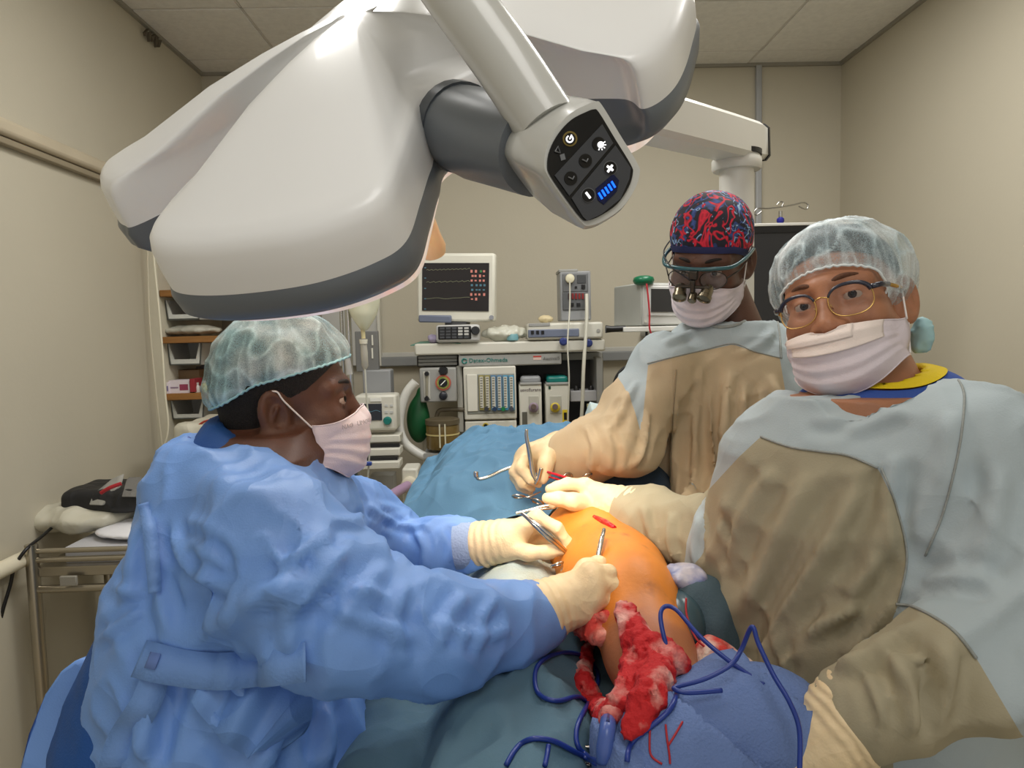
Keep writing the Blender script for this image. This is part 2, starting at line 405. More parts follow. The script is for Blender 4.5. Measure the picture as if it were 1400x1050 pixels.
# sterile handle below the lamp
hm = mat('sterile_handle', (240, 205, 160), rough=.4, sss=.3)
ha = P(566, 268, .86); hb = P(594, 348, .98)
ha = hb+nrm(LAMP_N)*.13+np.array([-.0, 0, 0])
MB().lathe(hb, [(.012, .0), (.0165, .002), (.019, .012), (.017, .03), (.013, .12), (.012, .16)], LAMP_N, 20).build('sterile_handle', hm, lamp, smooth=50)
# grey bracket and control head
MB().tube([P(618, 172, .80), P(655, 185, .75), P(700, 196, .70), P(735, 206, .665)], [.044, .046, .044, .042], 28).build('grey_bracket', lamp_grey, lamp, smooth=50)
MB().tube([P(621, 172, .797), P(632, 176, .783)], [.0475, .0475], 28).build('bracket_ring', mat('bracket_ring', (78, 84, 90), rough=.3), lamp, smooth=50)
yoke = spline([P(748, 172, .64), P(690, 85, .655), P(610, -25, .68), P(545, -120, .76), P(520, -170, .9), P(560, -120, 1.03), P(610, -10, 1.1), P(625, 55, 1.12)], 8)
MB().tube(yoke, .0285, 24).build('yoke_tube', hand_grey, lamp, smooth=60)
# control head: face outline (photo), leaning back to the right
def fY(px, py): return .595+(px-800)*.00028-(py-225)*.00010
face = [(800, 143), (812, 139), (820, 144), (845, 185), (870, 226), (873, 240), (866, 262), (848, 288), (822, 306), (803, 313), (792, 309), (768, 278), (744, 243), (739, 226), (743, 202), (757, 176), (777, 155)]
fs = spline([P(x, y, fY(x, y)) for x, y in face], 4, True)
back = P(705, 185, .70)-P(775, 210, .61)
fn_ = nrm(np.cross(P(870, 226, fY(870, 226))-P(744, 243, fY(744, 243)), P(800, 143, fY(800, 143))-P(803, 313, fY(803, 313))))
if fn_.dot(P(800, 225, .6)-CAM) > 0: fn_ = -fn_
cf = fs.mean(0)
def fr(s, off): return cf+(fs-cf)*s+off
R_ = [fr(.90, fn_*.004), fr(.97, fn_*.004), fr(1., 0*fn_), fr(1.01, back*.12), fr(1.0, back*.5), fr(.9, back*.85), fr(.72, back*1.0)]
n = len(fs); V = np.concatenate(R_); Fc = []
for i in range(len(R_)-1):
    for j in range(n): Fc.append([i*n+j, i*n+(j+1) % n, (i+1)*n+(j+1) % n, (i+1)*n+j])
Fc.append(list(range(n))[::-1]); Fc.append([(len(R_)-1)*n+j for j in range(n)])
ch = obj('control_head', V, Fc, hand_grey, lamp, smooth=50)
blk = mat('panel_black', (20, 21, 23), rough=.25); dgr = mat('panel_grey', (62, 64, 68), rough=.4)
def facept(px, py, off=0.):
    d = ray(px, py); t = (cf+fn_*off-CAM).dot(fn_)/d.dot(fn_); return CAM+t*d
def fpoly(name, L, m, off, th=.001, parent=None, n=1):
    p = [facept(x, y, off) for x, y in L]
    if n > 1: p = spline(p, n, True)
    return MB().prism(p, fn_*th).build(name, m, parent or ch)
inner = [(cx_*.87+CXc*.13, cy_*.87+CYc*.13) for (CXc, CYc) in [np.mean(face, 0)] for cx_, cy_ in face]
pan = fpoly('control_panel', inner, blk, .0045, .0012, lamp, 4); ORG[pan] = ORG[lamp]
fpoly('button_field', [(823, 170), (838, 196), (778, 268), (758, 240)], dgr, .006, .0006, pan)
fpoly('button_field', [(841, 199), (862, 230), (860, 245), (848, 272), (822, 293), (803, 302), (797, 297), (781, 271)], dgr, .006, .0006, pan)
bb = mat('button_black', (12, 12, 13), rough=.3); wh = mat('icon_white', (250, 250, 250), emit=(255, 255, 255), es=1.2); gw = mat('icon_grey', (110, 112, 114))
gold = mat('icon_gold', (120, 104, 50), rough=.4)
def disc(name, x, y, r, m, off, parent):
    return fpoly(name, [(x+r*math.cos(a), y+r*math.sin(a)*1.05) for a in np.linspace(0, 2*math.pi, 20, endpoint=False)], m, off, .0006, parent)
disc('power_ring', 779, 190, 10, gold, .0058, pan); disc('power_button', 779, 190, 7.5, bb, .0064, pan)
tb = MB().tube([facept(779+4.4*math.cos(a), 190+4.4*math.sin(a), .0075) for a in np.linspace(-1.0, 4.2, 18)], .0006, 6); tb.tube([facept(779, 190, .0075), facept(781.5, 184.5, .0075)], .0006, 6); tb.build('power_icon', wh, pan)
for x, y in [(818, 197), (800, 220), (780, 244)]: disc('round_button', x, y, 9, bb, .0066, pan)
for x, y in [(834, 230), (804, 267)]: disc('round_button', x, y, 9.5, gw, .0066, pan); disc('round_button', x, y, 8.8, bb, .0070, pan)
disc('light_icon', 821, 198, 4.2, wh, .0074, pan)
sun = MB()
for k in range(5):
    a = -.6+k*.62; sun.tube([facept(821+5.5*math.cos(a), 198+5.5*math.sin(a), .008), facept(821+7.5*math.cos(a), 198+7.5*math.sin(a), .008)], .0005, 5)
sun.build('light_icon_rays', wh, pan)
mb = MB(); mb.tube([facept(830, 227, .008), facept(838, 233, .008)], .0010, 6); mb.tube([facept(837, 226, .008), facept(831, 235, .008)], .0010, 6); mb.build('plus_icon', wh, pan)
MB().tube([facept(801, 263, .008), facept(807, 271, .008)], .0010, 6).build('minus_icon', wh, pan)
for (x, y) in [(800, 219), (781, 243)]: MB().tube([facept(x-4, y-1, .008), facept(x+2, y+2, .008), facept(x+4, y-2, .008)], .0006, 5).build('arrow_icon', gw, pan)
MB().tube([facept(x, y, .0066) for x, y in [(759, 207), (763, 200), (766, 209), (759, 207)]], .0006, 5).build('warning_icon', gw, pan)
fpoly('battery_icon', [(765, 212), (771, 210), (773, 218), (767, 220)], gw, .006, .0006, pan)
fpoly('level_display', [(814, 258), (838, 238), (846, 247), (843, 262), (825, 280), (817, 274)], mat('display_navy', (10, 22, 60), rough=.2), .0066, .0006, pan)
blue = mat('display_blue', (20, 90, 255), emit=(15, 95, 255), es=2.2)
for k in range(5):
    x = 821+k*4.4; y = 268-k*3.9
    MB().tube([facept(x-2.5, y-4.5, .008), facept(x+2.5, y+4.0, .008)], .00085, 6).build('level_bar', blue, pan)
# spring arm and post
e0 = P(640, 95, 1.14); e1 = P(1010, 193, 1.95)
ax = nrm(e1-e0); up = nrm(np.array([0, 0, 1.])-ax*ax[2]); sd = np.cross(ax, up)
prof = [(-.5, -.38), (-.38, -.5), (.38, -.5), (.5, -.38), (.5, .38), (.38, .5), (-.38, .5), (-.5, .38)]
V = []; K = [(-.02, .5), (0, .8), (.03, .9), (.5, .95), (.9, 1), (.97, 1), (1.05, 1.), (1.09, .92), (1.105, .72)]
for t, s in K:
    for a, b in prof: V.append(e0+(e1-e0)*t+sd*a*.10*s+up*b*.10*s)
n = 8; Fc = [[i*n+j, i*n+(j+1) % n, (i+1)*n+(j+1) % n, (i+1)*n+j] for i in range(len(K)-1) for j in range(n)]+[list(range(n))[::-1], [(len(K)-1)*n+j for j in range(n)]]
armm = mat('arm_enamel', (222, 220, 212), rough=.3, var=.02)
arm = obj('spring_arm', V, Fc, armm, lamp, smooth=40)
V = []
for t in (1.085, 1.094):
    for a, b in prof: V.append(e0+(e1-e0)*t+sd*a*.099+up*b*.099)
obj('end_seam', V, [[j, (j+1) % 8, 8+(j+1) % 8, 8+j] for j in range(8)]+[[0, 1, 2, 3, 4, 5, 6, 7][::-1], list(range(8, 16))], mat('black_seam', (24, 24, 26), rough=.4), arm)
pc = np.array([POST[0]+.002, POST[1], 0]); zt = P(1005, 214, 1.95)[2]
MB().lathe(pc, [(.062, zt-.038), (.066, zt-.032), (.066, zt-.012), (.06, zt+.0)], n=28).build('swivel_collar', armm, lamp, smooth=40)
MB().lathe(pc, [(.0655, zt-.0005), (.0655, zt+.012)], n=28).build('swivel_seam', _mc.get('x') or mat('black_seam2', (24, 24, 26), rough=.4), lamp, smooth=40)
MB().lathe(pc, [(.045, .1), (.046, .3), (.046, zt-.03)], n=28).build('stand_post', armm, lamp, smooth=40)
MB().lathe(pc, [(.2, .07), (.22, .075), (.22, .1), (.18, .13), (.06, .16)], n=28).build('stand_base', armm, lamp, smooth=40)
for k in range(4):
    a = k*math.pi/2+.6; c = pc+np.array([.19*math.cos(a), .19*math.sin(a), .035]); MB().lathe(c-np.array([0, .015, 0]), [(.034, 0), (.035, .006), (.035, .024), (.034, .03)], (0, 1, 0), 18).build('castor', MT('rubber_black', (24, 24, 26), rough=.6), lamp, smooth=40)
# ================================================================== anaesthesia machine
mw = mat('machine_white', (214, 212, 200), rough=.4, var=.02); mg = mat('machine_grey', (158, 158, 154), rough=.45, var=.03)
md = mat('machine_dark', (74, 74, 74), rough=.5); blackp = mat('black_plastic', (22, 22, 24), rough=.4)
slate = mat('slate_blue', (112, 120, 140), rough=.4); teal = mat('teal_plastic', (20, 118, 110), rough=.35); steel = mat('chrome_steel', (190, 190, 188), rough=.22, metal=1.)
MY = 3.15
base = P(698, 700, MY)
am = thing('anaesthesia_machine', 'white and grey anaesthesia machine with flowmeters and vaporizers against the back wall', 'anaesthesia machine', (base[0], MY+.22, 0))
wt = FB('worktop', (567, 467, 828, 483), MY-.04, .46, mw, am, .008)
c = P(697, 600, MY+.12); zb = P(697, 590, MY)[2]
MB().box((c[0], MY+.26, zb/2+.05), (.80, .42, zb-.1)).build('lower_cabinet', mw, am, bevel=.01)
for x in (-.36, .36):
    for y in (.1, .42): MB().lathe((c[0]+x-.012, MY+y, .05), [(.045, 0), (.05, .006), (.05, .02), (.045, .026)], (1, 0, 0), 16).build('castor', blackp, am, smooth=40)
FB('back_panel', (634, 484, 826, 592), MY+.22, .2, md, am, .004)
bp_ = FB('brand_panel', (627, 484, 768, 500), MY-.03, .3, mg, am, .006)
cc = P(635, 493.5, MY-.032); lg = MB().tube([cc+np.array([.010*math.cos(a), 0, .010*math.sin(a)]) for a in np.linspace(.4, 6.0, 24)], .0035, 6); lg.build('brand_emblem', teal, bp_)
text('brand_lettering', 'Datex-Ohmeda', P(641, 493.2, MY-.032), .027, teal, bp_, align='LEFT')
FB('warning_sticker', (729, 486.5, 740, 492), MY-.031, .001, mat('sticker', (220, 190, 180)), bp_, 0); FB('warning_stripe', (729, 486.5, 740, 488.3), MY-.032, .001, mat('sticker_red', (190, 60, 50)), bp_, 0)
text('model_lettering', 'Aestiva/5', P(754, 490, MY-.032), .02, mat('letter_grey', (120, 120, 118)), bp_)
FB('panel_end', (768, 482, 824, 492), MY+.1, .1, mg, am, .004)
FB('end_column', (816, 488, 825, 592), MY, .3, mg, am, .006)
FB('drawer_recess', (570, 486, 626, 501), MY+.05, .1, md, am)
for k in range(3): FB('drawer_front', (572, 486.5+k*4.6, 625, 490.5+k*4.6), MY+.02, .05, mg, am, .002)
# gas inlet panel
gp = FB('gas_panel', (574, 503, 624, 550), MY-.05, .12, mg, am, .006)
FB('panel_edge', (625, 500, 633, 592), MY+.02, .2, mw, am, .004)
c = P(606, 523, MY-.05)
gA = MB().lathe(c, [(.034, 0), (.034, .008)], (0, -1, 0), 28).build('gauge', mat('gauge_rim', (186, 92, 72), rough=.4), gp, smooth=40)
MB().lathe(c+np.array([0, -.009, 0]), [(.027, 0), (.027, .002)], (0, -1, 0), 28).build('gauge_face', mat('gauge_green', (96, 128, 70), col2=(190, 176, 80), vs=30), gp)
MB().lathe(c+np.array([0, -.012, 0]), [(.019, 0), (.019, .002)], (0, -1, 0), 24).build('gauge_dial', blackp, gp)
MB().box(c+np.array([0, -.0155, 0]), (.004, .002, .03), Matrix.Rotation(.8, 3, 'Y')).build('gauge_needle', mat('needle_white', (235, 235, 225)), gp)
MB().lathe(P(606, 541, MY-.05), [(.019, 0), (.017, .02), (.012, .024)], (0, -1, 0), 20).build('gauge_knob', mat('knob_navy', (30, 34, 44), rough=.35), gp, smooth=40)
MB().lathe(P(606, 507, MY-.05), [(.022, 0), (.016, .018)], (0, -1, 0), 7).build('wing_knob', blackp, gp)
FB('flow_tube_well', (579, 508, 588, 546), MY-.053, .004, mat('tube_well', (196, 194, 184)), gp, .002)
MB().cyl(P(583.5, 513, MY-.058), P(583.5, 541, MY-.058), .006, 10).build('flow_tube', mat('tube_glass', (150, 146, 128), rough=.1), gp, smooth=60)
for y in (511, 545): MB().lathe(P(583.5, y, MY-.055), [(.011, 0), (.009, .015)], (0, -1, 0), 12).build('flow_knob', blackp, gp, smooth=40)
# flowmeter bank
fmh = FB('flowmeter_housing', (634, 501, 706, 574), MY-.05, .2, mw, am, .006)
FB('housing_window', (638, 511, 704, 566), MY-.053, .01, mat('window_grey', (146, 148, 140), rough=.3), fmh, .003)
FB('housing_flap', (638.5, 512, 653, 563), MY-.058, .01, mat('flap_white', (222, 220, 208), rough=.4), fmh, .003)
cols = [(150, 140, 80), (150, 140, 80), (84, 130, 168), (84, 130, 168), (70, 150, 190), (70, 150, 190)]
for k in range(6):
    x = 655+k*8.2
    FB('flowmeter_strip', (x, 513, x+7, 561), MY-.060, .008, mat('strip_%d' % k, cols[k], var=.1), fmh, .001)
    fl = FB('flowmeter_scale', (x+1, 515, x+5.8, 558), MY-.063, .006, mat('scale_white', (208, 206, 194)), fmh, .001)
    sm = MB()
    for j in range(12): fbox(sm, x+1.6, 516.5+j*3.5, x+4.6, 517.4+j*3.5, MY-.0645, .001)
    sm.build('scale_marks', mat('scale_ink', (90, 90, 84)), fl)
for k, cl in enumerate([(60, 62, 70), (40, 60, 90), (30, 120, 70), (70, 74, 84)]):
    MB().lathe(P(665+k*11.5, 559, MY-.062), [(.010, 0), (.009, .014)], (0, -1, 0), 14).build('flow_knob', mat('fk%d' % k, cl, rough=.4), fmh, smooth=40)
lp = FB('lower_panel', (636, 575, 707, 620), MY-.045, .2, mw, am, .006)
MB().lathe(P(664, 582, MY-.045), [(.013, 0), (.013, .006)], (0, -1, 0), 20).build('lock_ring', mat('lock_yellow', (196, 176, 60)), lp); MB().lathe(P(664, 582, MY-.052), [(.008, 0), (.008, .005)], (0, -1, 0), 16).build('lock_core', blackp, lp)
# vaporizers stand on the manifold
def vapor(x0, x1, capm, label, dial, yellow):
    t = thing('vaporizer', label, 'vaporizer', P((x0+x1)/2, 600, MY+.07), 'vaporizers on the anaesthesia machine')
    FB('vaporizer_body', (x0, 525, x1, 588), MY-.02, .2, mw, t, .006)
    FB('vaporizer_top', (x0+1.5, 514, x1-1.5, 525), MY-.01, .18, capm, t, .012)
    FB('top_collar', (x0+.5, 523, x1-.5, 526.5), MY-.025, .2, mg, t, .003)
    FB('fill_recess', (x0+13 if not yellow else x0+6, 541, x0+27 if not yellow else x0+22, 566), MY-.024, .006, mat('recess', (186, 184, 172)), t, .004)
    cx_ = (x0+x1)/2+(4 if not yellow else -3)
    MB().lathe(P(cx_, 557, MY-.03), [(.022, 0), (.022, .006), (.014, .012), (.014, .02)], (0, -1, 0), 20).build('filler_ring', dial, t, smooth=40)
    MB().lathe(P(cx_, 556, MY-.05), [(.013, 0), (.011, .012)], (0, -1, 0), 16).build('filler_cap', mat('filler', (112, 96, 90), rough=.4), t, smooth=40)
    return t
v1 = vapor(710, 741, mat('cap_grey', (150, 152, 154), rough=.35), 'white vaporizer with grey top on the anaesthesia machine', mat('dial_violet', (150, 132, 150)), False)
text('vaporizer_lettering', 'sevoflurane', P(725.5, 533, MY-.0215), .02, mat('ink_grey', (120, 110, 110)), v1)
FB('sight_glass', (714, 563, 721, 590), MY-.023, .004, mat('sight', (96, 94, 84)), v1, .002)
v2 = vapor(746, 778, teal, 'white vaporizer with teal top and yellow label on the anaesthesia machine', mat('dial_yellow', (214, 190, 60)), True)
FB('yellow_label', (769, 560, 777, 580), MY-.023, .003, mat('label_yellow', (222, 196, 40)), v2, .001); FB('label_print', (771, 564, 775, 574), MY-.025, .002, blackp, v2, 0)
FB('small_mark', (750, 528, 753, 532), MY-.022, .002, mat('ink_green', (30, 70, 50)), v2, 0)
# right bay
FB('cylinder_bracket', (780, 534, 817, 549), MY+.02, .12, mat('bracket_grey', (176, 176, 178), rough=.4), am, .004)
for x in (788, 808): MB().lathe(P(x, 533, MY+.05), [(.013, -.01), (.013, .008), (.008, .018)], n=14).build('bracket_knob', blackp, am, smooth=40)
bt = MB().lathe(P(807, 583, MY-.02), [(.030, 0), (.031, .005), (.031, .05), (.012, .075), (.012, .085)], n=18).build('bottle', blackp, smooth=40); tag(bt, 'small dark glass bottle with pale cap in the right bay of the anaesthesia machine', 'bottle')
MB().lathe(P(807, 583, MY-.02)+np.array([0, 0, .085]), [(.014, 0), (.014, .016)], n=14).build('bottle_cap', mat('cap_pale', (200, 192, 150)), bt)
MB().box(P(796, 586, MY+.05)+np.array([0, 0, -.02]), (.13, .2, .02)).build('bay_shelf', mg, am)
# monitor on the worktop
mo = thing('patient_monitor', 'cream flat-screen patient monitor with dark vital-sign screen on the anaesthesia machine', 'monitor', P(625, 466, MY+.1))
ry = Matrix.Rotation(math.radians(2.2), 3, 'Y'); Ry = np.array(ry)
mc = P(622.5, 393, MY-.02); s = MY/FPX
Rm = np.array(Matrix.Rotation(math.radians(-10), 3, 'Z')) @ Ry
def mbx(x, y, z, w_, d, h): return MB().box(mc+Rm @ np.array([x, y, z])*1., (w_, d, h), Rm)
sc_w, sc_h = 108*s, 92*s
mbx(0, .03, 0, sc_w, .055, sc_h).build('bezel', mat('monitor_cream', (226, 224, 210), rough=.4), mo, bevel=.012)
scr = mbx(0, .001, .002, 92*s, .006, 64*s).build('screen', mat('screen_dark', (38, 36, 38), rough=.18, emit=(60, 56, 58), es=.12), mo)
mbx(-.09, -.001, -.138, 46*s, .012, 10*s).build('slate_trim', slate, mo, bevel=.008)
MB().lathe(mc+Rm @ np.array([50*s, .0, -.129]), [(.010, 0), (.010, .004)], Rm @ np.array([0, -1, 0]), 18).build('power_button', mat('pb_grey', (150, 152, 160)), mo, smooth=40)
tr = mat('trace_olive', (120, 122, 96), emit=(120, 122, 96), es=.3); tg = mat('trace_green', (60, 120, 66), emit=(60, 120, 66), es=.3); tr2 = mat('trace_pink', (190, 120, 108), emit=(190, 120, 108), es=.3); tc2 = mat('trace_cyan', (70, 110, 126), emit=(70, 110, 126), es=.3)
for k, (zz, fr_) in enumerate([(.075, 11), (.022, 8), (-.05, 1.5)]):
    pts = [mc+Rm @ np.array([-.13+t*.195, -.003, zz+.004*math.sin(t*fr_*6)*(abs(math.sin(t*fr_*3))**2)+.006*t]) for t in np.linspace(0, 1, 60)]
    MB().tube(pts, .0009, 4).build('trace_line', tr, scr)
for k in range(26):
    x = .075+(k % 4)*.018+random.uniform(-.003, .003); zz = .07-(k//4)*.02
    m_ = tc2 if 3 <= k//4 < 5 else tr2
    if k//4 == 0 and k % 4 == 2: m_ = tg
    mbx(x, -.003, zz, .009, .002, random.choice([.006, .009, .012])).build('screen_digit', m_, scr)
for k in range(5): mbx(-.135, -.003, .085-.045*k, .008, .002, .004).build('screen_label', tc2, scr)
mbx(.0, .05, -.165, .1, .08, .06).build('monitor_foot', mat('foot_dark', (70, 70, 72)), mo, bevel=.006)
# keypad unit
kp = thing('keypad_unit', 'small grey keypad with black keys and round knob below the patient monitor', 'keypad', P(625, 469, MY-.01))
FB('keypad_body', (596, 444, 656, 468), MY-.06, .12, mat('kp_grey', (198, 198, 196), rough=.4), kp, .012)
FB('key_plate', (599, 446, 644, 464), MY-.064, .008, blackp, kp, .006)
for i in range(5):
    for j in range(4): FB('key', (601.5+i*8.3, 447.6+j*4.1-i*.1, 607.5+i*8.3, 450.4+j*4.1-i*.1), MY-.068, .006, mat('key_%d' % (i*4+j), (190, 190, 186) if i >= 3 and j < 3 else (72, 74, 78)), kp, 0)
MB().lathe(P(650, 452, MY-.06), [(.019, 0), (.019, .01), (.015, .016)], (0, -1, 0), 22).build('rotary_knob', MT('knob_black', (36, 38, 42), rough=.4), kp, smooth=40)
# module box with gas analyser
mx = thing('module_box', 'cream low electronics box with slate strip and three black sockets on the worktop', 'electronics box', P(772, 466, MY+.05))
FB('module_case', (721, 441, 825, 464), MY-.05, .3, mw, mx, .01)
FB('slate_strip', (722, 450, 792, 461), MY-.054, .01, slate, mx, .004)
for x in (728, 735, 742): FB('socket', (x-2, 452, x+2, 457), MY-.057, .005, blackp, mx, 0)
FB('case_slot', (723, 442, 752, 446), MY-.053, .006, mat('slot_grey', (160, 160, 158)), mx, .001)
MB().lathe(P(818, 452, MY-.05), [(.008, 0), (.008, .003)], (0, -1, 0), 16).build('emblem', mg, mx)
FB('case_foot', (760, 464, 822, 466.5), MY-.03, .2, blackp, mx, 0)
gm = thing('gas_module', 'tall grey measuring module with dark face and round white filter standing on the box', 'gas module', P(786, 440, MY+.08))
FB('module_frame', (766, 371, 808, 438), MY-.02, .16, mat('gm_grey', (150, 152, 154), rough=.4), gm, .006)
FB('frame_top', (764, 368, 790, 372), MY-.02, .16, mg, gm, .003)
FB('module_face', (769, 374, 804, 399), MY-.025, .02, mat('gm_mid', (112, 114, 116), rough=.4), gm, .004); FB('module_face', (769, 399, 804, 424), MY-.025, .02, mat('gm_mid2', (96, 98, 100), rough=.4), gm, .004)
MB().lathe(P(779, 381, MY-.03), [(.02, 0), (.021, .006), (.018, .014), (.006, .018)], (0, -1, 0), 20).build('round_filter', mat('filter_cream', (224, 218, 190), rough=.5), gm, smooth=40)
FB('small_display', (789, 376, 801, 387), MY-.028, .006, mat('gm_disp', (70, 72, 74)), gm, .001)
for k in range(5): FB('red_connector', (777+k*4.6, 401, 780+k*4.6, 409), MY-.03, .01, mat('conn_red%d' % k, (130, 36, 36) if k else (60, 30, 30)), gm, .001)
for x in (782, 791): FB('port', (x-2.5, 414, x+2.5, 419), MY-.03, .008, blackp, gm, .001)
FB('port', (786, 391, 789, 394), MY-.03, .008, blackp, gm, .001); FB('port', (795, 389, 800, 395), MY-.03, .008, blackp, gm, .001)
tubem = mat('tube_clear', (206, 204, 190), rough=.25)
tag(MB().tube(pxpath([(779, 384, MY-.06), (779, 420, MY-.07), (776, 470, MY-.12), (778, 520, MY-.12), (776, 585, MY-.1)]), .0035, 8).build('sampling_line', tubem, smooth=60), 'thin clear sampling tube hanging from the round filter in front of the machine', 'tube')
tag(MB().tube(pxpath([(802, 402, MY-.05), (802, 440, MY-.08), (798, 500, MY-.12), (796, 555, MY-.12), (793, 600, MY-.1)]), .008, 10).build('breathing_tube', tubem, smooth=60), 'thick pale tube hanging from the measuring module in front of the machine', 'tube')
for x, y in ((770, 467), (804, 469)): tag(MB().lathe(P(x, y, MY-.05), [(.016, 0), (.018, .006), (.018, .016), (.011, .022)], (0, -1, 0), 14).build('tube_clip', mat('bk', (52, 66, 130), rough=.4), smooth=40), 'blue tube clip on the worktop edge, %s of the two' % ('left' if x < 790 else 'right'), 'clip')
# things on the worktop
def lump(name, c, r, m, label, cat, seed, amp=.35, fr=18, h=.006, parent=None, group=None, flat=0):
    c = np.asarray(c, float); r = np.asarray(r, float)
    def fn(p):
        q = p-c.astype(np.float32); d = ell(q, (0, 0, 0), r)
        n_ = pn((q+seed)*fr)+.5*pn((q+seed)*fr*2.3); d = d+n_*amp*float(r.min())
        return np.maximum(d, -q[..., 2]-(r[2]*flat)) if flat else d
    V, F = surfnet(fn, *grid(c-r*1.5, c+r*1.5, h)); V = smooth(V, F, 1)
    o = obj(name, V, F, m, parent, smooth=180)
    if label: tag(o, label, cat, group)
    return o
lump('plastic_wrap', P(690, 456, MY+.02), (.1, .06, .035), mat('wrap_clear', (206, 206, 192), rough=.25), 'crumpled clear plastic wrapping lying on the anaesthesia worktop', 'plastic wrap', 3, .5, 24)
lump('folded_glove', P(746, 436, MY-.0), (.035, .03, .016), mat('latex_beige', (216, 200, 160), rough=.5), 'crumpled beige glove lying on the cream electronics box', 'glove', 5, .4, 40, .004)
cup = MB().lathe(P(701, 466, MY-.02), [(.02, 0), (.026, .004), (.026, .026), (.024, .03)], n=18).build('gallipot', mat('cup_teal', (120, 170, 178), rough=.4), smooth=40); tag(cup, 'small teal cup on the front edge of the anaesthesia worktop', 'cup')
gl = MB(); gq = [P(561, 473, MY-.02), P(630, 470, MY-.04), P(610, 465.5, MY+.1), P(575, 468, MY+.1)]
tag(gl.prism(gq, (0, 0, .004)).build('paper_sheet', mat('sheet_green', (96, 140, 124), rough=.7)), 'green sheet lying on the left end of the anaesthesia worktop', 'sheet')
lump('cloth_bundle', P(592, 463, MY), (.024, .03, .018), mat('bundle_lilac', (166, 156, 182), rough=.7), 'small lilac crumpled bundle left of the keypad', 'cloth', 9, .5, 50, .004)
# hose, bag, absorber
tag(MB().tube(pxpath([(568, 522), (556, 537), (548, 560), (546, 585), (554, 606), (572, 620), (590, 628)], MY-.12, 10), .02, 14).build('ventilator_hose', mat('hose_white', (216, 216, 210), rough=.35), smooth=60), 'curved white breathing hose left of the anaesthesia machine', 'hose')
c = P(572, 575, MY)
V, F = surfnet(lambda p: smin(ell(p, c, (.052, .045, .1)), cap(p, c+np.array([.005, 0, .07]), c+np.array([.02, 0, .13]), .022), .03), *grid(c-.16, c+.16, .008)); tag(obj('breathing_bag', V, F, mat('bag_green', (14, 84, 44), rough=.45), smooth=180), 'dark green rubber breathing bag beside the absorber canister', 'breathing bag')
AY = MY-.09
ab = thing('absorber_canister', 'amber round absorber canister with metal clips beside the green bag', 'canister', P(606, 612, AY))
MB().lathe(P(606, 612, AY), [(.07, 0), (.072, .005), (.072, .10), (.07, .105)], n=28).build('amber_drum', mat('amber', (112, 92, 50), rough=.25, var=.2, vs=14), ab, smooth=40)
MB().lathe(P(606, 612, AY), [(.074, .06), (.074, .066)], n=28).build('drum_band', mat('band', (206, 190, 130), rough=.3), ab, smooth=40)
MB().lathe(P(606, 612, AY), [(.075, .105), (.075, .125), (.06, .13)], n=28).build('drum_lid', mat('lid_brown', (92, 82, 62), rough=.4), ab, smooth=40)
for dx in (-.013, .01): MB().box(P(606, 612, AY-.076)+np.array([dx, 0, .05]), (.006, .006, .1)).build('clip', mat('clip_cream', (206, 202, 176)), ab)
MB().tube(pxpath([(596, 574), (600, 562), (612, 560), (634, 560)], MY+.02), .01, 10).build('pipe', mat('pipe_brown', (120, 110, 90), rough=.4), ab, smooth=60)
FBs = MB().box(P(606, 614, AY)+np.array([0, .03, -.018]), (.16, .2, .02)).build('canister_shelf', mg, am)
# valve block with lilac hose
vb = thing('valve_block', 'cream valve block with round port beside the drape', 'valve block', P(560, 720, 2.7))
FB('block', (550, 640, 572, 700), 2.7, .12, mw, vb, .008); MB().lathe(P(560, 662, 2.69), [(.028, -.02), (.03, 0), (.03, .03), (.022, .035)], (0, -1, 0), 20).build('round_port', mat('port_cream', (224, 216, 196), rough=.4), vb, smooth=40)
zz = P(560, 700, 2.7); MB().box((zz[0], 2.76, zz[2]/2), (.05, .05, zz[2])).build('block_post', mg, vb)
tag(MB().tube(pxpath([(557, 664, 2.64), (540, 674, 2.5), (515, 690, 2.3), (480, 715, 2.1)]), .018, 14).build('lilac_hose', mat('hose_lilac', (170, 140, 172), rough=.4), smooth=60), 'lilac breathing hose running from the cream valve block', 'hose')
# ventilator with monitor left of the machine
VY = 2.9
vt = thing('ventilator', 'white ventilator monitor with teal knob and tray behind the IV stand', 'ventilator', (P(515, 700, VY)[0], VY+.1, 0))
FB('display_case', (486, 540, 542, 589), VY, .12, mw, vt, .01)
vs_ = FB('display_screen', (492, 552, 522, 575), VY-.004, .006, mat('vent_screen', (26, 28, 34), rough=.2, emit=(30, 34, 44), es=.3), vt, .001)
MB().tube(pxpath([(494, 563), (500, 562), (503, 558), (506, 563), (514, 561), (520, 563)], VY-.007, 4), .0009, 4).build('trace_line', tc2, vs_)
FB('screen_bar', (493, 556, 499, 572), VY-.006, .002, mat('bar_red', (110, 60, 46)), vs_, 0)
MB().lathe(P(530, 575, VY), [(.017, 0), (.017, .012), (.013, .018)], (0, -1, 0), 20).build('teal_knob', teal, vt, smooth=40)
FB('case_label', (506, 544, 521, 549), VY-.004, .004, mat('label_w', (236, 236, 230)), vt, 0)
for x in (526, 533):
    for y in (553, 562): FB('case_key', (x, y, x+4, y+3), VY-.003, .003, mat('ckey', (196, 198, 196)), vt, 0)
FB('rear_column', (496, 506, 534, 542), VY+.12, .1, mat('col_grey', (140, 142, 144), rough=.5), vt, .006)
FB('upper_plate', (486, 453, 517, 508), VY+.14, .03, mat('plate_grey', (112, 112, 110), rough=.5), vt, .003)
for y0 in (470, 488): FB('plate_slot', (508, y0-12, 510, y0+2), VY+.136, .004, mw, vt, 0)
zz = P(515, 620, VY)[2]
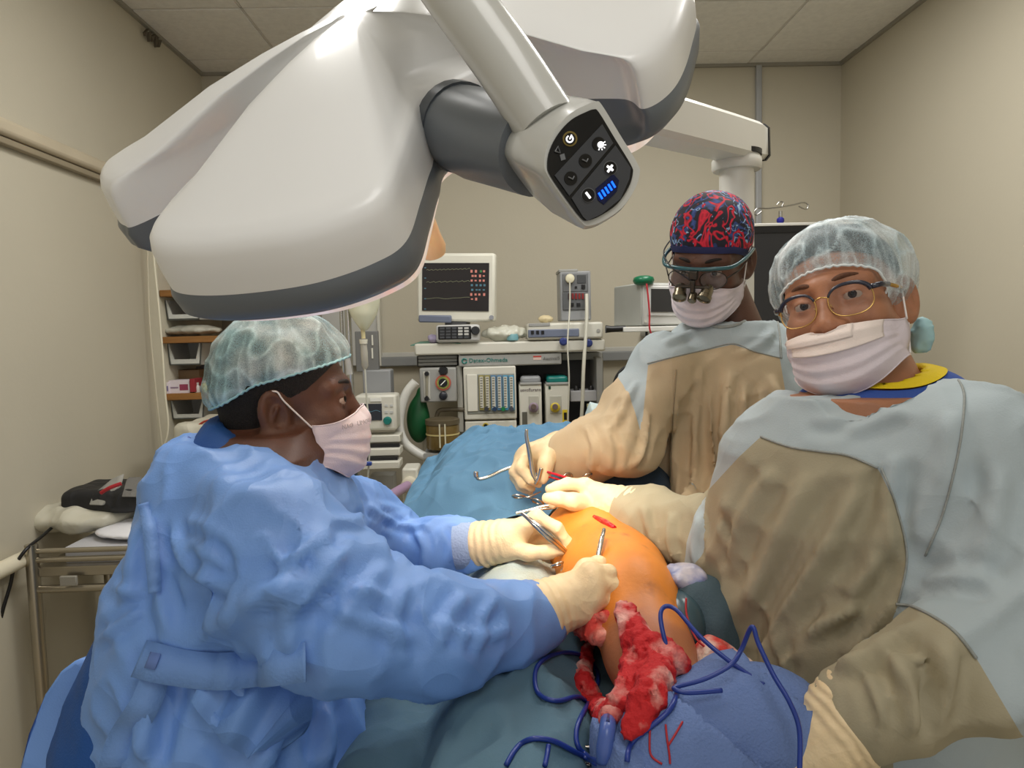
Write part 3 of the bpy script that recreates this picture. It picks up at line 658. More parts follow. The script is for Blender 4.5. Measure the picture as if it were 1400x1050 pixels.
for k, (ya, yb_) in enumerate([(593, 607), (609, 622), (624, 636)]):
    a = P(486, ya, VY+.05-.06*k); MB().box((P(517, ya, VY)[0], VY+.04-.05*k, P(517, (ya+yb_)/2, VY-.0)[2]), (.18+.012*k, .1, .03)).build('tray_step', mw, vt, bevel=.004)
    if k < 2: MB().box((P(519, ya, VY)[0], VY-.015-.05*k, P(519, yb_+1, VY)[2]), (.165, .03, .014)).build('tray_pad', blackp, vt)
MB().box((P(515, 600, VY)[0], VY+.12, .5), (.1, .1, 1.0)).build('ventilator_post', mg, vt); MB().box((P(515, 600, VY)[0], VY+.1, .05), (.28, .34, .08)).build('ventilator_base', mg, vt, bevel=.02)
# cabinet side behind the IV bag
cab = thing('wall_panel', 'pale grey upright panel on the back wall behind the IV bag', 'panel', P(478, 520, YB-.03))
FB('panel_sheet', (440, 370, 517, 500), YB-.05, .04, mat('panel_pale', (196, 196, 190), rough=.5), cab, .004); FB('panel_edge', (515, 370, 519, 500), YB-.06, .05, mw, cab, .002)
# IV stand
IY = 2.25
ivb = P(487, 700, IY)
iv = thing('drip_stand', 'chrome drip stand behind the seated surgeon with a hanging infusion bag', 'drip stand', (ivb[0], IY, 0))
MB().tube([(ivb[0], IY, .1), (ivb[0], IY, P(487, 612, IY)[2])], .017, 16).build('lower_pole', steel, iv, smooth=60)
MB().lathe((ivb[0], IY, P(487, 626, IY)[2]), [(.021, 0), (.023, .004), (.023, .045), (.021, .05)], n=18).build('clamp_collar', steel, iv, smooth=40)
ztop = P(487, 330, IY)[2]
MB().tube([(ivb[0], IY, P(487, 625, IY)[2]), (ivb[0], IY, ztop)], .010, 14).build('upper_pole', steel, iv, smooth=60)
MB().tube([(ivb[0]-.025, IY+.02, P(487, 625, IY)[2]), (ivb[0]-.025, IY+.02, ztop-.1)], .006, 10).build('side_rod', steel, iv, smooth=60)
for s_ in (-1, 1): MB().tube(spline([(ivb[0], IY, ztop), (ivb[0]+s_*.05, IY, ztop+.015), (ivb[0]+s_*.09, IY, ztop), (ivb[0]+s_*.1, IY, ztop-.02), (ivb[0]+s_*.11, IY, ztop+.01)]), .004, 8).build('hook', steel, iv, smooth=60)
for k in range(5):
    a = k*2*math.pi/5+.3; e = np.array([ivb[0]+.27*math.cos(a), IY+.27*math.sin(a), .055]); MB().tube([(ivb[0], IY, .12), tuple(e)], .012, 10).build('foot_arm', steel, iv, smooth=60); MB().lathe(e-np.array([.012, 0, .027]), [(.026, 0), (.027, .005), (.027, .02), (.026, .024)], (1, 0, 0), 14).build('castor', blackp, iv, smooth=40)
bagt = thing('infusion_bag', 'clear infusion bag of pale fluid with drip chamber hanging on the drip stand', 'infusion bag', P(496, 480, IY-.03))
bc = P(496, 400, IY-.03)
clear = mat('clear_bag', (226, 224, 196), rough=.12, alpha=.72)
V, F = surfnet(lambda p: np.maximum(smin(ell(p, bc+np.array([0, 0, .0]), (.055, .025, .10)), cap(p, bc-np.array([0, 0, .07]), bc-np.array([0, 0, .105]), .02, .012), .03), -1), *grid(bc-.14, bc+.14, .006)); obj('fluid_bag', V, F, clear, bagt, smooth=180)
MB().tube([P(496, 442, IY-.03), P(496, 450, IY-.03), P(497, 463, IY-.03)], [.009, .007, .006], 12).build('bag_port', mat('port_yellow', (222, 208, 160), rough=.4), bagt, smooth=60)
MB().lathe(P(497, 470, IY-.03), [(.012, 0), (.013, .014)], n=14).build('spike', mat('spike_white', (232, 226, 206), rough=.4), bagt, smooth=40)
MB().tube([P(497, 470, IY-.03), P(498, 482, IY-.03), P(499, 500, IY-.03), P(499, 506, IY-.03)], [.010, .011, .011, .004], 14).build('drip_chamber', mat('chamber', (196, 190, 176), rough=.1, alpha=.8), bagt, smooth=60)
MB().tube(pxpath([(499, 505), (501, 540), (504, 580), (505, 620), (503, 660), (508, 700), (512, 740)], IY-.04), .0028, 8).build('drip_line', tubem, bagt, smooth=60)
MB().box(P(504, 634, IY-.045), (.02, .014, .012)).build('roller_clamp', mat('clamp_blue', (40, 70, 150)), bagt, bevel=.003)
tag(MB().tube([P(474, 480, IY-.02), P(478, 512, IY-.02)], [.008, .011], 10).build('spare_chamber', mat('chamber2', (206, 202, 196), rough=.15, alpha=.7), smooth=60), 'second small clear drip chamber clipped to the drip stand', 'drip chamber')
# ================================================================== shelves in the far left corner
SY = 3.06
wood = mat('shelf_wood', (150, 104, 52), rough=.55, var=.15, vs=12, stretch=(1, 8, 8))
shl = thing('corner_shelves', 'wooden corner shelves fixed to the left wall behind the seated surgeon', 'shelf', (XL+.25, 3.4, P(270, 545, SY)[2]))
for py in (400, 464, 542, 330):
    z = P(270, py, SY)[2]; MB().box((XL+.272, 3.4, z), (.46, .68, .028)).build('shelf_board', wood, shl, bevel=.003)
MB().box((XL+.02, 3.4, 1.5), (.04, .68, 1.3)).build('shelf_side', mat('shelf_side', (206, 200, 180), rough=.6), shl)
binm = mat('bin_plastic', (214, 216, 210), rough=.3, alpha=.9)
def bin_(x0, y0, x1, y1, label):
    t = thing('storage_bin', label, 'storage bin', P((x0+x1)/2, y1, SY+.13), 'white plastic bins under the shelves')
    s = (SY+.05)/FPX; c = P((x0+x1)/2, (y0+y1)/2, SY+.05); hw = (x1-x0)*s/2; hh = (y1-y0)*s/2
    def q(dx, dz, dy=0): return c+np.array([dx, dy, dz])
    MB().prism([q(-hw, hh), q(-hw*.88, -hh), q(hw*.88, -hh), q(hw, hh), q(hw*.86, hh), q(hw*.62, -hh*.45), q(-hw*.62, -hh*.45), q(-hw*.86, hh)], (0, .008, 0)).build('bin_front', binm, t)
    for s_ in (-1, 1): MB().prism([q(s_*hw, hh), q(s_*hw*.88, -hh), q(s_*hw*.88, -hh, .2), q(s_*hw, hh, .2)], (s_*-.006, 0, 0)).build('bin_side', binm, t)
    MB().prism([q(-hw*.88, -hh), q(hw*.88, -hh), q(hw*.88, -hh, .2), q(-hw*.88, -hh, .2)], (0, 0, .006)).build('bin_base', binm, t)
    MB().prism([q(-hw, hh, .2), q(-hw*.88, -hh, .2), q(hw*.88, -hh, .2), q(hw, hh, .2)], (0, .006, 0)).build('bin_back', binm, t)
bin_(229, 470, 276, 499, 'white plastic bin hanging under the middle shelf'); bin_(233, 548, 280, 573, 'white plastic bin hanging under the lowest shelf'); bin_(226, 410, 274, 437, 'white plastic bin under the top shelf half hidden by the lamp')
bx_w = mat('carton_white', (226, 216, 222), rough=.6)
def carton(x0, x1, y0, y1, label, colr, dy):
    t = thing('medicine_carton', label, 'carton', P((x0+x1)/2, y1, SY+.06+dy), 'cartons on the lowest shelf')
    b = FB('carton_box', (x0, y0, x1, y1), SY+.02+dy, .09, bx_w, t, .001); w_ = x1-x0; h = y1-y0
    FB('printed_patch', (x0+w_*.52, y0+h*.3, x0+w_*.92, y0+h*.75), SY+.019+dy, .001, mat('print_'+label[:6], colr), b, 0)
    FB('printed_lines', (x0+w_*.08, y0+h*.5, x0+w_*.45, y0+h*.62), SY+.019+dy, .001, mat('print_grey', (150, 130, 150)), b, 0); return t
carton(214, 231, 523, 539, 'small white carton with violet print at the left end of the lowest shelf', (120, 110, 150), 0)
carton(231, 259, 520, 538, 'white carton with green and pink print on the lowest shelf', (150, 60, 90), .01)
FB('red_end', (259.5, 518, 266, 536), SY+.02, .08, mat('carton_red', (150, 40, 50), rough=.6), None, .001); rb = bpy.data.objects['red_end']; rb.name = 'red_carton'; tag(rb, 'narrow dark red carton on the lowest shelf', 'carton', 'cartons on the lowest shelf')
for k, (x, h, cl, lb) in enumerate([(270, .045, (200, 196, 190), 'short clear vial beside the red carton'), (280, .05, (196, 190, 130), 'glass vial with yellow label near the end of the lowest shelf'), (290, .085, (206, 206, 204), 'tall clear bottle at the right end of the lowest shelf')]):
    b0 = P(x, 537-k, SY+.05); t = thing('medicine_vial', lb, 'vial', b0, 'vials on the lowest shelf')
    MB().lathe(b0, [(.012, 0), (.013, .003), (.013, h*.6), (.006, h*.8), (.006, h*.85)], n=14).build('vial_glass', mat('vial%d' % k, cl, rough=.15), t, smooth=40)
    MB().lathe(b0+np.array([0, 0, h*.82]), [(.008, 0), (.008, h*.18)], n=12).build('vial_cap', mat('vialcap%d' % k, (190, 188, 180)), t, smooth=40)
lump('instrument_packs', P(262, 452, SY+.1), (.13, .08, .022), mat('pack_grey', (176, 174, 160), rough=.5, var=.2, vs=20), 'flat grey wrapped packs lying on the middle shelf', 'packs', 21, .5, 22)
lump('vial_bag', P(290, 512, SY+.28), (.09, .04, .05), mat('bag_violet', (120, 118, 130), rough=.35, var=.35, vs=40, col2=(176, 176, 180)), 'bag of small vials stacked behind the cartons', 'bag', 23, .5, 30)
bxo = FB('cardboard_box', (238, 506, 272, 522), SY+.14, .1, mat('cardboard', (136, 112, 84), rough=.8), None, .002); tag(bxo, 'brown cardboard box behind the cartons on the lowest shelf', 'box')
# covered trolley under the shelves
ct = P(300, 576, 2.8); ct[0] += .06
V, F = surfnet(lambda p: rbox(p, (ct[0], 2.9, ct[2]/2+.005), (.22, .17, ct[2]/2-.004), .025)+.012*pn(np.stack([p[..., 0]*9+p[..., 1]*9, p[..., 2]*1.5, p[..., 1]*3], -1)), *grid((ct[0]-.27, 2.68, .0), (ct[0]+.27, 3.12, ct[2]+.05), .012)); ctv = smooth(V, F, 1); ctv[:, 2] = np.maximum(ctv[:, 2], .001)
tag(obj('covered_trolley', ctv, F, mat('cover_pale', (206, 202, 184), rough=.7, wr=(9, .5, .01)), smooth=180), 'pale sheet-covered trolley below the shelves', 'trolley')
# red-tipped instrument, papers
tag(MB().prism([P(262, 618, 2.71), P(285, 600, 2.715), P(300, 608, 2.715), P(282, 630, 2.71)], (0, .01, .002)).build('paper_note', mat('paper_white', (240, 240, 240), rough=.7)), 'white folded paper behind the seated surgeon', 'paper')
tag(MB().tube(pxpath([(270, 583, 2.75), (278, 577, 2.75), (288, 574, 2.75)]), [.004]*16+[.008], 8).build('red_tipped_tool', mat('tool_red', (170, 60, 40), rough=.5), smooth=60), 'small red-tipped tool lying on the covered trolley', 'tool')
# hanging cord at the corner
tag(MB().tube(pxpath([(207, 300, 2.95), (211, 360, 2.95), (217, 420, 2.95), (222, 480, 2.95), (226, 540, 2.95), (230, 580, 2.95), (226, 605, 2.95), (216, 616, 2.95)]), .0045, 8).build('pull_cord', mat('cord_cream', (226, 220, 198), rough=.5), smooth=60), 'cream cord hanging down in front of the shelves', 'cord')
tag(MB().tube(pxpath([(201, 300, 3.0), (203, 400, 3.0), (207, 470, 3.0), (216, 560, 3.0), (222, 612, 3.0)]), .0035, 8).build('thin_cord', mat('cord_cream2', (216, 208, 186), rough=.5), smooth=60), 'second thinner cord hanging along the left wall edge', 'cord')
# ================================================================== trolley by the left wall
TY = 2.1
inox = mat('trolley_steel', (176, 168, 152), rough=.28, metal=.9, var=.05)
tx0 = XL+.045; tx1 = -.86
tz = P(20, 745, TY)[2]
tro = thing('steel_trolley', 'stainless steel instrument trolley against the left wall behind the seated surgeon', 'trolley', ((tx0+tx1)/2, TY+.2, 0))
for x in (tx0+.02, tx1):
    for y in (TY, TY+.4):
        MB().tube([(x, y, .06), (x, y, tz)], .018, 14).build('trolley_post', inox, tro, smooth=60); MB().lathe((x-.012, y, .035), [(.034, 0), (.035, .005), (.035, .02), (.034, .024)], (1, 0, 0), 14).build('castor', blackp, tro, smooth=40)
for py, r in ((753, .008), (765, .009), (805, .012)):
    z = P(70, py, TY)[2]
    for y in (TY, TY+.4): MB().tube([(tx0+.02, y, z), (tx1, y, z)], r, 12).build('guard_rail', inox, tro, smooth=60)
z = P(70, 782, TY)[2]
MB().box(((tx0+tx1)/2+.01, TY+.2, z), (tx1-tx0-.03, .4, .03)).build('trolley_shelf', inox, tro, bevel=.003); MB().box(((tx0+tx1)/2+.01, TY+.2, .3), (tx1-tx0-.03, .4, .02)).build('trolley_shelf', inox, tro, bevel=.003)
MB().box(P(94, 794, TY-.02), (.05, .01, .03)).build('drawer_latch', mat('latch', (150, 146, 136), rough=.4), tro, bevel=.003)
z1 = P(70, 760, TY)[2]
for k, (px, py, w_, h) in enumerate([(80, 768, .42, .05)]):
    tag(MB().box(((tx0+tx1)/2+.03, TY+.2, z+.015+h/2), (w_, .34, h)).build('instrument_tray', mat('tray_pale', (196, 196, 200), rough=.4), bevel=.004), 'pale flat box lying between the trolley rails', 'box')
tag(lump('paper_pile', (XL+.33, TY+.17, z+.085), (.16, .13, .02), mat('paper2', (232, 232, 236), rough=.7), 'crumpled white papers lying on the trolley', 'paper', 41, .3, 16))
lump('black_case', (XL+.42, TY+.24, z+.125), (.13, .1, .035), blackp, 'black padded case lying on the white papers', 'case', 43, .15, 9)
lump('plastic_bag', P(112, 704, TY+.22), (.17, .12, .05), mat('bag_clear', (200, 196, 178), rough=.3, wr=(9, .4, .012)), 'crumpled translucent plastic bag on top of the trolley', 'plastic bag', 47, .35, 11)
bc_ = P(168, 676, TY+.26); V, F = surfnet(lambda p: rbox(p, bc_, (.15, .11, .035), .025)+.018*pn(p*9+51), *grid(bc_-.2, bc_+.2, .007))
bgt = obj('black_bag', smooth(V, F, 1), F, mat('bag_black', (28, 28, 30), rough=.6, var=.3, wr=(12, .6, .01)), smooth=180); tag(bgt, 'open black bag with grey lining and red strap lying on the plastic bag', 'bag')
MB().prism([P(120, 691, TY+.14), P(126, 676, TY+.15), P(152, 655, TY+.2), P(163, 650, TY+.2), P(158, 668, TY+.16), P(140, 692, TY+.14)], (.01, .02, .004)).build('bag_lining', mat('lining', (150, 148, 140), rough=.6, wr=(14, .5)), bgt, bevel=.006); MB().prism([P(165, 680, TY+.13), P(172, 656, TY+.2), P(196, 656, TY+.2), P(200, 680, TY+.13)], (.0, .02, .006)).build('bag_lining', mat('lining2', (110, 108, 104), rough=.6, wr=(14, .5)), bgt, bevel=.006)
MB().tube(pxpath([(138, 674, TY+.10), (150, 667, TY+.10), (166, 661, TY+.11)]), .006, 8).build('red_strap', mat('strap_red', (170, 30, 40), rough=.5), bgt, smooth=60)
tag(MB().tube(pxpath([(75, 718, TY+.15), (55, 735, TY+.05), (35, 752, TY-.03), (20, 775, TY-.04), (14, 800, TY-.04), (5, 830, TY-.05), (0, 850, TY-.05)]), .005, 8).build('black_cable', blackp, smooth=60), 'black cable hanging over the trolley post by the left wall', 'cable')
FB('wall_socket', (84, 788, 104, 801), TY+.45, .02, mat('socket_w', (206, 200, 186)), None, .002); so = bpy.data.objects['wall_socket']; bpy.data.objects.remove(so)
# ================================================================== right background
DY = 2.75
vm = thing('vital_signs_box', 'grey boxy monitor with blank dark screen on a wall arm behind the middle surgeon', 'monitor', P(900, 446, DY+.12))
vmR = np.array(Matrix.Rotation(math.radians(14), 3, 'Z') @ Matrix.Rotation(math.radians(1.0), 3, 'Y')); vc = P(916, 416, DY); s = DY/FPX
def vbx(x, y, z, w_, d, h): return MB().box(vc+vmR @ np.array([x, y, z]), (w_, d, h), vmR)
vbx(0, .13, 0, .245, .26, .165).build('monitor_case', mat('vm_grey', (172, 174, 168), rough=.45), vm, bevel=.006)
vbx(0, -.003, .0, .235, .01, .155).build('front_frame', mat('vm_frame', (196, 196, 192), rough=.4), vm, bevel=.004)
vbx(0, -.009, .012, .2, .008, .115).build('screen_rim', mat('vm_rim', (210, 210, 208), rough=.4), vm, bevel=.004)
vbx(-.005, -.014, .014, .165, .004, .088).build('screen', mat('vm_screen', (52, 52, 54), rough=.15), vm)
MB().lathe(vc+vmR @ np.array([-.108, -.01, -.066]), [(.005, 0), (.005, .004)], (0, -1, 0), 10).build('button', mw, vm)
sh = thing('wall_arm_shelf', 'white wall-arm shelf with black handle carrying the grey boxy monitor', 'shelf', P(900, 455, DY+.1))
FB('shelf_tray', (852, 446, 960, 453), DY-.04, .3, mat('shelf_white', (220, 220, 214), rough=.4), sh, .003)
MB().tube([P(855, 449, DY-.02), P(836, 450, DY-.02), P(828, 450, DY-.02)], [.011, .012, .015], 12).build('handle_grip', blackp, sh, smooth=60)
MB().tube([P(930, 452, DY+.24), (P(930, 452, DY+.24)[0], YB-.02, P(930, 452, DY)[2]-.02)], .02, 12).build('wall_arm', mg, sh, smooth=60)
gb = MB().lathe(P(880, 390, DY-.02), [(.02, 0), (.036, .006), (.041, .018), (.037, .03), (.02, .036)], n=22).build('green_bulb', mat('bulb_green', (14, 104, 70), rough=.3), smooth=60); tag(gb, 'green rubber bulb resting on top of the grey boxy monitor', 'bulb')
tag(MB().tube(pxpath([(884, 388, DY-.06), (886, 405, DY-.07), (888, 430, DY-.08), (888, 448, DY-.09), (892, 462, DY-.09), (894, 476, DY-.08)]), .0035, 8).build('red_cable', mat('cable_red', (170, 30, 44), rough=.4), smooth=60), 'thin red cable hanging from the green bulb across the monitor', 'cable')
tm = thing('transmitter_unit', 'small device with glowing green light hanging under the monitor shelf', 'device', P(888, 496, DY))
FB('unit_case', (880, 462, 897, 496), DY-.02, .06, mat('unit_grey', (186, 190, 190), rough=.4), tm, .004); FB('green_window', (881.5, 463, 893, 478), DY-.024, .006, mat('unit_green', (12, 96, 62), rough=.3, emit=(10, 120, 70), es=.5), tm, .002)
MB().lathe(P(887, 470, DY-.026), [(.005, 0), (.003, .003)], (0, -1, 0), 12).build('led', mat('led_green', (160, 255, 200), emit=(140, 255, 190), es=4), tm)
MB().tube([P(884, 463, DY), P(884, 452, DY)], .005, 8).build('hanger', blackp, tm)
for k, L in enumerate([[(882, 492), (862, 498), (846, 510), (838, 530), (836, 560), (838, 590)], [(882, 500), (866, 508), (856, 524), (852, 545), (850, 580)]]):
    tag(MB().tube(pxpath(L, DY+.05), .006, 8).build('black_cable', blackp, smooth=60), ['outer black cable looping beside the middle surgeon', 'inner black cable looping beside the middle surgeon'][k], 'cable')
KY = 2.6
ds = thing('display_screen', 'large dark switched-off screen with pale top edge behind the two standing surgeons', 'screen', (P(1080, 500, KY)[0], KY+.06, 0))
FB('screen_panel', (1024, 307, 1180, 440), KY, .05, mat('screen_off', (40, 40, 42), rough=.3), ds, .004); FB('screen_top', (1022, 304, 1182, 308), KY-.004, .06, mat('top_pale', (196, 194, 186), rough=.4), ds, .002)
FB('screen_band', (1024, 308.5, 1180, 317), KY-.003, .01, mat('band_dark', (20, 20, 22), rough=.3), ds, 0)
xx = P(1100, 440, KY); MB().box((xx[0], KY+.08, xx[2]/2+.1), (.08, .06, xx[2])).build('screen_post', mg, ds); MB().box((xx[0], KY+.08, .05), (.45, .32, .08)).build('screen_base', mg, ds, bevel=.02)
ih = thing('hook_pole', 'blue-capped steel pole with two wire bag hooks above the dark screen', 'drip pole', (P(1067, 300, KY+.42)[0], KY+.42, 0))
zz = P(1067, 305, KY+.42)[2]; px_ = P(1067, 300, KY+.42)[0]
MB().tube([(px_, KY+.42, .02), (px_, KY+.42, zz)], .012, 12).build('pole', steel, ih, smooth=60); MB().lathe((px_, KY+.42, 0), [(.1, 0), (.1, .03), (.03, .05)], n=20).build('pole_base', mg, ih, smooth=40)
MB().lathe((px_, KY+.42, zz), [(.011, -.02), (.012, .0), (.016, .008), (.015, .018), (.008, .024)], n=16).build('blue_cap', mat('cap_blue', (40, 40, 140), rough=.35), ih, smooth=40)
MB().tube([(px_, KY+.42, zz+.02), (px_, KY+.42, zz+.05)], .008, 10).build('cap_stem', steel, ih, smooth=60)
for L in ([(1067, 283), (1050, 285), (1036, 285), (1031, 290), (1034, 294), (1041, 289)], [(1067, 283), (1085, 280), (1098, 277), (1105, 280), (1102, 286), (1092, 282)], [(1062, 280), (1066, 276), (1071, 277), (1069, 282)]):
    MB().tube(pxpath(L, KY+.42, 5), .003, 8).build('wire_hook', steel, ih, smooth=60)
# ================================================================== people: shared builders
from mathutils.bvhtree import BVHTree
def frame(f, up):
    f = nrm(f); up = np.asarray(up, float); up = nrm(up-up.dot(f)*f); return np.array([np.cross(f, up), f, up]).T
def axis_fine(lo_, hi, flo, fhi, hf, hc):
    a = []; x = flo
    st = hf
    while x > lo_: x -= st; st = min(st*1.5, hc); a.append(x)
    a = a[::-1]+list(np.arange(flo, fhi, hf)); x = a[-1]; st = hf
    while x < hi: x += st; st = min(st*1.5, hc); a.append(x)
    return np.array(a)
EYE = np.array([.032, .0738, .0])
def headsdf(q, ears=True, eyeopen=.0052):
    d = ell(q, (0, -.016, .040), (.076, .094, .078))
    d = smin(d, ell(q, (0, .022, -.025), (.064, .070, .088)), .03)
    d = smin(d, ell(q, (0, .050, -.088), (.040, .040, .030)), .035)
    for s in (-1, 1):
        d = smin(d, cap(q, (s*.010, .084, .021), (s*.050, .062, .019), .0085, .008), .018)
        d = smin(d, ell(q, (s*.045, .056, -.032), (.022, .026, .022)), .025)
        d = smax(d, -ell(q, (s*.031, .096, .0), (.017, .016, .011)), .016)
        e = q-np.array([s*EYE[0], EYE[1], EYE[2]], np.float32)
        lid = np.linalg.norm(e, axis=-1)-.0142
        lid = smax(lid, -ell(e, (s*.002, .013, -.0012), (.0160, .021, eyeopen)), .0015)
        d = smin(d, lid, .005)
        d = smin(d, cap(q, (s*.062, .02, -.06), (s*.03, .06, -.105), .016, .014), .03)
    d = smin(d, cap(q, (0, .087, .004), (0, .106, -.036), .0085, .0145), .014)
    for s in (-1, 1): d = smin(d, ell(q, (s*.0155, .098, -.040), (.0095, .012, .0095)), .007)
    d = smin(d, ell(q, (0, .087, -.070), (.022, .012, .0075)), .008); d = smin(d, ell(q, (0, .086, -.081), (.019, .012, .0075)), .006)
    if ears:
        for s in (-1, 1):
            c = np.array([s*.080, -.016, -.012]); R = np.array(Matrix.Rotation(s*.45, 3, 'Z') @ Matrix.Rotation(.22, 3, 'X'))
            e = ell(q, c, (.0095, .024, .037), R)
            e = smax(e, -ell(q, c+np.array([s*.0075, .003, .004]), (.0075, .015, .025), R), .004)
            e = smin(e, cap(q, c+np.array([s*.004, .004, .010]), c+np.array([s*.003, -.006, -.012]), .0035), .005)
            d = smin(d, e, .008)
    return d
def build_body(parent, skinm, H, neck, torso, limbs, lo_, hi, eyeopen=.0052):
    o, R = H; o = np.asarray(o); Rf = R.astype(np.float32)
    def fn(p):
        d = chain(p, neck[0], neck[1], .02)
        d = smin(d, torso(p), .03)
        for pts, rs in limbs: d = smin(d, chain(p, pts, rs, .02), .02)
        m = (np.abs(p-o.astype(np.float32)).max(-1) < .19)
        if m.any():
            h = headsdf((p[m]-o.astype(np.float32)) @ Rf, eyeopen=eyeopen); d[m] = smin(d[m], h, .02)
        return d
    g = [axis_fine(lo_[i], hi[i], o[i]-.135, o[i]+.135, .0028, .026) for i in range(3)]
    V, F = surfnet(fn, *g); V = smooth(V, F, 1, .3)
    return obj('body', V, F, skinm, parent, smooth=180)
def hl(H, p): return H[0]+H[1] @ np.asarray(p, float)
def hls(H, p): return np.asarray(H[0])+np.asarray(p, float) @ H[1].T
def eyes(parent, H, look, irism, sides=(-1, 1)):
    ew = MT('eye_white', (168, 150, 138), rough=.2, sss=.1); pm_ = MT('pupil', (8, 7, 7), rough=.1, spec=.2)
    for s in sides:
        c = hl(H, (s*EYE[0], EYE[1], EYE[2])); d = nrm(H[1] @ nrm(look))
        e = MB().lathe(c, [(.0128*math.sin(t), -.0128*math.cos(t)) for t in np.linspace(.15, math.pi-.02, 14)], d, 20).build('eye', ew, parent, smooth=180)
        MB().lathe(c, [(.0131*math.sin(t), .0131*math.cos(t)) for t in (.45, .35, .2, .05)], d, 18).build('iris', irism, e, smooth=180)
        MB().lathe(c, [(.0134*math.sin(t), .0134*math.cos(t)) for t in (.2, .12, .03)], d, 14).build('pupil', pm_, e, smooth=180)
def brows(parent, H, m, th=.0036):
    for s in (-1, 1):
        p = hls(H, spline([(s*.012, .0905, .0225), (s*.026, .0872, .0270), (s*.040, .0768, .0270), (s*.053, .0635, .0215)], 5))
        MB().tube(p, np.interp(np.linspace(0, 1, len(p)), [0, .3, .7, 1], [.0028, th, th*.75, .001]), 8).build('eyebrow', m, parent, smooth=180)
def hair(parent, H, m, zlow, ylow, grow=.004):
    """short hair: scalp shell above a line that runs from the forehead to the nape"""
    def fn(q):
        d = ell(q, (0, -.016, .040), (.076+grow, .094+grow, .078+grow)); d = smin(d, ell(q, (0, -.045, -.03), (.058, .05, .05)), .03)
        return d
    V, F = surfnet(fn, *grid((-.11, -.14, -.1), (.11, .11, .15), .005))
    n_ = pn(V*400)*.0012; N = normals(V, F); V = V+N*n_[:, None]
    s = V[:, 2]-np.interp(V[:, 1], [-.12, -.04, -.005, .03, .07, .1], zlow)
    V2, F2 = clip(V, F, s); return obj('hair', hls(H, V2), F2, m, parent, smooth=180)
def maskpts(prm):
    nu, nv = 57, 45; u = np.linspace(-1, 1, nu); v = np.linspace(0, 1, nv); U, W = np.meshgrid(u, v, indexing='ij')
    zc = np.interp(W, [0, .12, .4, .75, 1], prm['z']); yc = np.interp(W, [0, .12, .3, .6, .85, 1], prm['y'])
    zs = prm['zs'][0]+(prm['zs'][1]-prm['zs'][0])*W; a = U*math.pi/2
    k = np.abs(np.sin(a))**2.2
    X = prm['w']*np.sin(a)*(1-.06*np.sin(W*math.pi)); Y = prm['ys']+(yc-prm['ys'])*np.cos(a)**.82; Z = zc*(1-k)+zs*k
    pl = 0
    for c in (.32, .52, .72):
        t = (W-c)/.09; pl = pl+.0032*np.clip(1-np.abs(t-.5), 0, 1)*(1-.5*k)*(t > -.5)
    pl = pl+.0016*pn(np.stack([U*3+prm['seed'], W*4, U*0], -1))+.0022*np.abs(pn(np.stack([U*6+prm['seed'], W*1.5+U*2, U*0+3.], -1)))
    dirx = np.sin(a)*.8; diry = np.cos(a)*.9+.1
    X = X+pl*dirx; Y = Y+pl*diry
    G = np.stack([X, Y, Z], -1).astype(np.float32)
    for _ in range(4):      # keep the mask outside the face
        d = headsdf(G, ears=False); e = .0015; g = np.stack([(headsdf(G+np.array(v, np.float32)*e, ears=False)-d)/e for v in ((1, 0, 0), (0, 1, 0), (0, 0, 1))], -1)
        G = G+(np.clip(.005-d, 0, .02)[..., None]*g/(np.linalg.norm(g, axis=-1, keepdims=True)+1e-6)).astype(np.float32)
    return G.astype(float), nu, nv
def mask(parent, H, m, prm, loopm):
    G, nu, nv = maskpts(prm); V = hls(H, G.reshape(-1, 3))
    F = [[i*nv+j, (i+1)*nv+j, (i+1)*nv+j+1, i*nv+j+1] for i in range(nu-1) for j in range(nv-1)]
    o = obj('face_mask', V, F, m, parent, smooth=180); s = o.modifiers.new('solid', 'SOLIDIFY'); s.thickness = .0012
    for k, row in ((0, G[:, 0]), (1, G[:, -1])):
        MB().tube(hls(H, row), .0011, 6).build('mask_edge', m, o, smooth=180)
    for sd_ in (-1, 1):
        a = G[0 if sd_ < 0 else -1, 2]; b = G[0 if sd_ < 0 else -1, -3]
        MB().tube(hls(H, spline([a, (sd_*.080, -.001, .006), (sd_*.083, -.012, .022), (sd_*.079, -.028, .016), (sd_*.076, -.036, -.012), (sd_*.078, -.026, -.036), (sd_*.077, -.008, -.045), b], 6)), .0014, 6).build('ear_loop', loopm, o, smooth=180)
    return o
def gown_mesh(fn, lo_, hi, h, wr, post=None):
    V, F = surfnet(fn, *grid(lo_, hi, h)); V = smooth(V, F, 2, .5); N = normals(V, F); N = smooth(N, F, 2, .5)
    if wr: V = V+N*wr(V, N)[:, None]
    return V, F, normals(V, F)
def bvh(V, F): return BVHTree.FromPolygons([tuple(v) for v in V], [tuple(map(int, f)) for f in F])
def hit(b, px, py):
    r = b.ray_cast(Vector(CAM), Vector(nrm(ray(px, py))))
    return None if r[0] is None else np.array(r[0])
def onto(b, L, n=6):
    """a photo line laid onto a surface"""
    q = spline([(x, y, 0) for x, y in L], n); r = [hit(b, x, y) for x, y, _ in q]; return np.array([x for x in r if x is not None])
